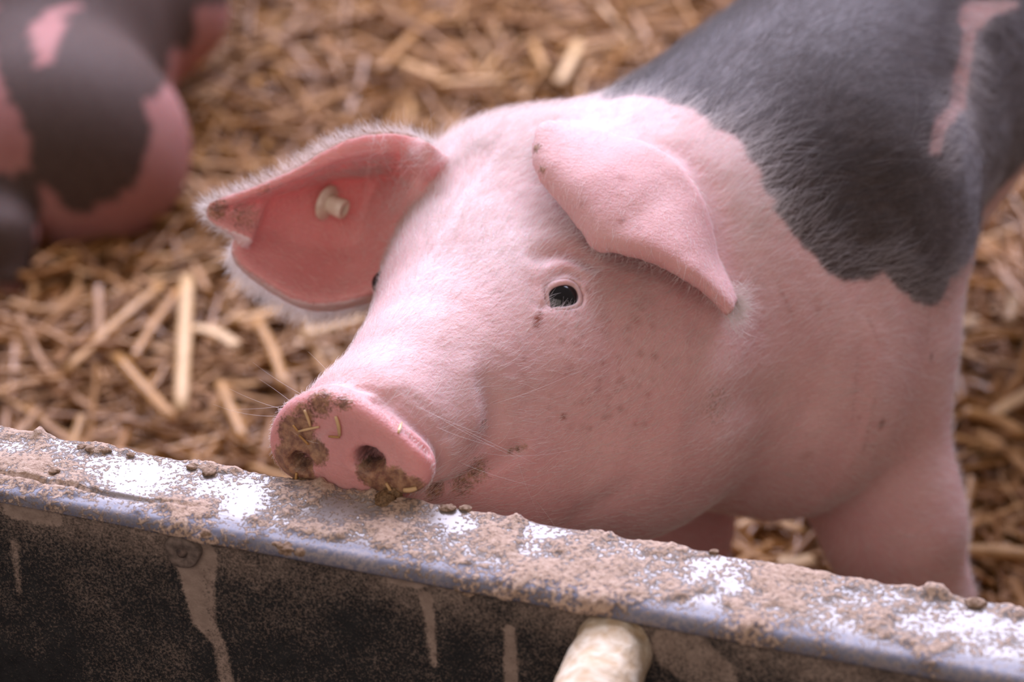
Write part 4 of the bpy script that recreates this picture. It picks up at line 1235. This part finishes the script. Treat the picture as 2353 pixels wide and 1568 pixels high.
ST = [([(430, 640), (424, 760), (415, 945)], .0125, .95, 'upright pale bent straw stalk left of the snout, brightest on the floor', .6),
      ([(372, 655), (270, 740), (150, 855)], .0095, .72, 'long straight tan straw stalk running down left from the lying pig', .7),
      ([(412, 665), (350, 750), (302, 830)], .0085, .62, 'slim tan straw stalk just right of the long straight one', .7),
      ([(590, 735), (625, 800), (655, 890)], .0095, .70, 'short tan straw stalk slanting below the far ear tip', .6),
      ([(270, 820), (330, 890), (398, 965)], .0110, .68, 'thick tan straw stalk slanting down right above the trough rim', .7),
      ([(445, 752), (500, 765), (545, 795)], .0115, .98, 'flat whitish straw leaf curled beside the pale bent stalk', .25),
      ([(690, 772), (760, 755), (838, 728)], .0105, .92, 'pale straw stalk behind the face below the far ear', .6),
      ([(535, 735), (610, 722), (690, 690)], .0115, .80, 'broad straw stalk under the lower edge of the far ear', .4),
      ([(505, 880), (530, 940), (560, 1010)], .0095, .70, 'tan straw stalk pointing at the rim left of the snout', .7),
      ([(1005, 32), (940, 90), (868, 165)], .0115, .62, 'long brown straw stalk at the top above the far ear', .7),
      ([(920, 140), (965, 160), (1018, 182)], .0125, .80, 'short yellowish straw piece above the far ear beside the brown stalk', .4),
      ([(1010, 195), (1080, 188), (1160, 186)], .0120, .82, 'level pale straw stalk above the poll', .6),
      ([(1330, 98), (1312, 140), (1285, 190)], .0125, .98, 'bright whitish straw piece left of the dark back', .4),
      ([(1225, 100), (1245, 145), (1262, 170)], .0095, .80, 'thin pale straw stalk beside the bright whitish piece', .6),
      ([(2215, 945), (2290, 965), (2353, 1000)], .0120, .80, 'thick golden straw stalk right of the front leg', .7),
      ([(2215, 1265), (2290, 1268), (2360, 1275)], .0120, .85, 'level pale straw stalk low beside the front leg', .7),
      ([(2285, 950), (2325, 925), (2375, 895)], .0120, 1.0, 'bright white straw leaf at the right edge beside the front leg', .25),
      ([(2330, 682), (2326, 710), (2318, 738)], .0110, 1.0, 'small bright straw piece at the right edge below the belly', .3),
      ([(2205, 752), (2225, 742), (2245, 732)], .0120, 1.0, 'small bright straw flake touching the back of the front leg', .3),
      ([(1690, 1215), (1760, 1190), (1850, 1225)], .0095, .85, 'curved pale straw stalk between the two front legs', .5),
      ([(1790, 1290), (1830, 1295), (1868, 1285)], .0140, 1.0, 'short bright straw piece behind the rim between the front legs', .3),
      ([(1340, 1205), (1420, 1185), (1500, 1165)], .0110, .80, 'tan straw stalk under the jowl just above the rim', .5)]
for pts, w, g, lab, fl_ in ST:
    stalk('straw_stalk', pts, w, Zt, g, lab, fl_)

# straw fragments and dirt stuck on the snout
def frag(pts, w, g, label, lift_=0.0012):
    P = []
    for px, py in pts:
        p = hit(BVH, px, py)
        if p is None: p = on_plane(px, py, DC + DN * 0.004, DN)
        P.append(p + DN * lift_)
    P = curve_pts(P, 5)
    Vf, Ff = tube(P, np.array([.85, 1, 1.05, 1, .8]) * w / 2, 6)
    me = mesh_from('straw_fragment', Vf, Ff)
    set_color(me, 'straw_colour', np.tile(straw_cols(1, np.array([min(1.0, g + .2)]))[0] * 1.15, (len(Vf), 1)))
    tag(obj('straw_fragment', me, M_STRAW), label, 'straw', 'straw bits stuck to the snout')
for pts, w, g, lab in [([(702, 940), (710, 958), (716, 978)], .0014, .75, 'upright straw bit stuck high on the snout disc'),
                       ([(688, 990), (712, 984), (736, 979)], .0013, .80, 'level straw bit stuck across the upper snout disc'),
                       ([(774, 955), (781, 978), (783, 1000)], .0019, .78, 'broad golden straw bit in the middle of the snout disc'),
                       ([(783, 1003), (770, 1002), (758, 1001)], .0012, .60, 'short straw bit at the foot of the broad golden one'),
                       ([(925, 970), (922, 980), (918, 993)], .0018, .85, 'golden straw bit on the upper right edge of the snout disc'),
                       ([(890, 1108), (900, 1125), (915, 1143)], .0016, .72, 'slanting straw bit hanging below the near nostril'),
                       ([(930, 1124), (944, 1124), (960, 1120)], .0024, .82, 'short thick straw bit at the lower right of the snout'),
                       ([(684, 1085), (683, 1096), (682, 1105)], .0014, .62, 'upright straw bit below the far nostril'),
                       ([(676, 975), (684, 985), (690, 992)], .0011, .55, 'thin straw bit on the left of the snout disc'),
                       ([(690, 998), (700, 1008), (712, 1020)], .0012, .55, 'thin dark straw bit above the far nostril'),
                       ([(885, 1138), (882, 1148), (889, 1160)], .0012, .60, 'straw bit in the wet crumb under the snout')]:
    frag(pts, w, g, lab)

for i, (px, py, r, lab) in enumerate([(884, 1150, .0042, 'wet brown crumb hanging under the near nostril onto the rim'), (905, 1132, .0034, 'small wet brown crumb at the lower edge of the snout disc'), (690, 1102, .0030, 'dark wet crumb under the far nostril')]):
    c_ = hit(BVH, px, py)
    if c_ is None or py > 1140: c_ = on_plane(px, py, DC + DN * 0.006, DN)
    tag(obj('mud_crumb', lump_mesh('mud_crumb', c_, r, i + 50, 0.9), M_CRUMB), lab, 'mud')
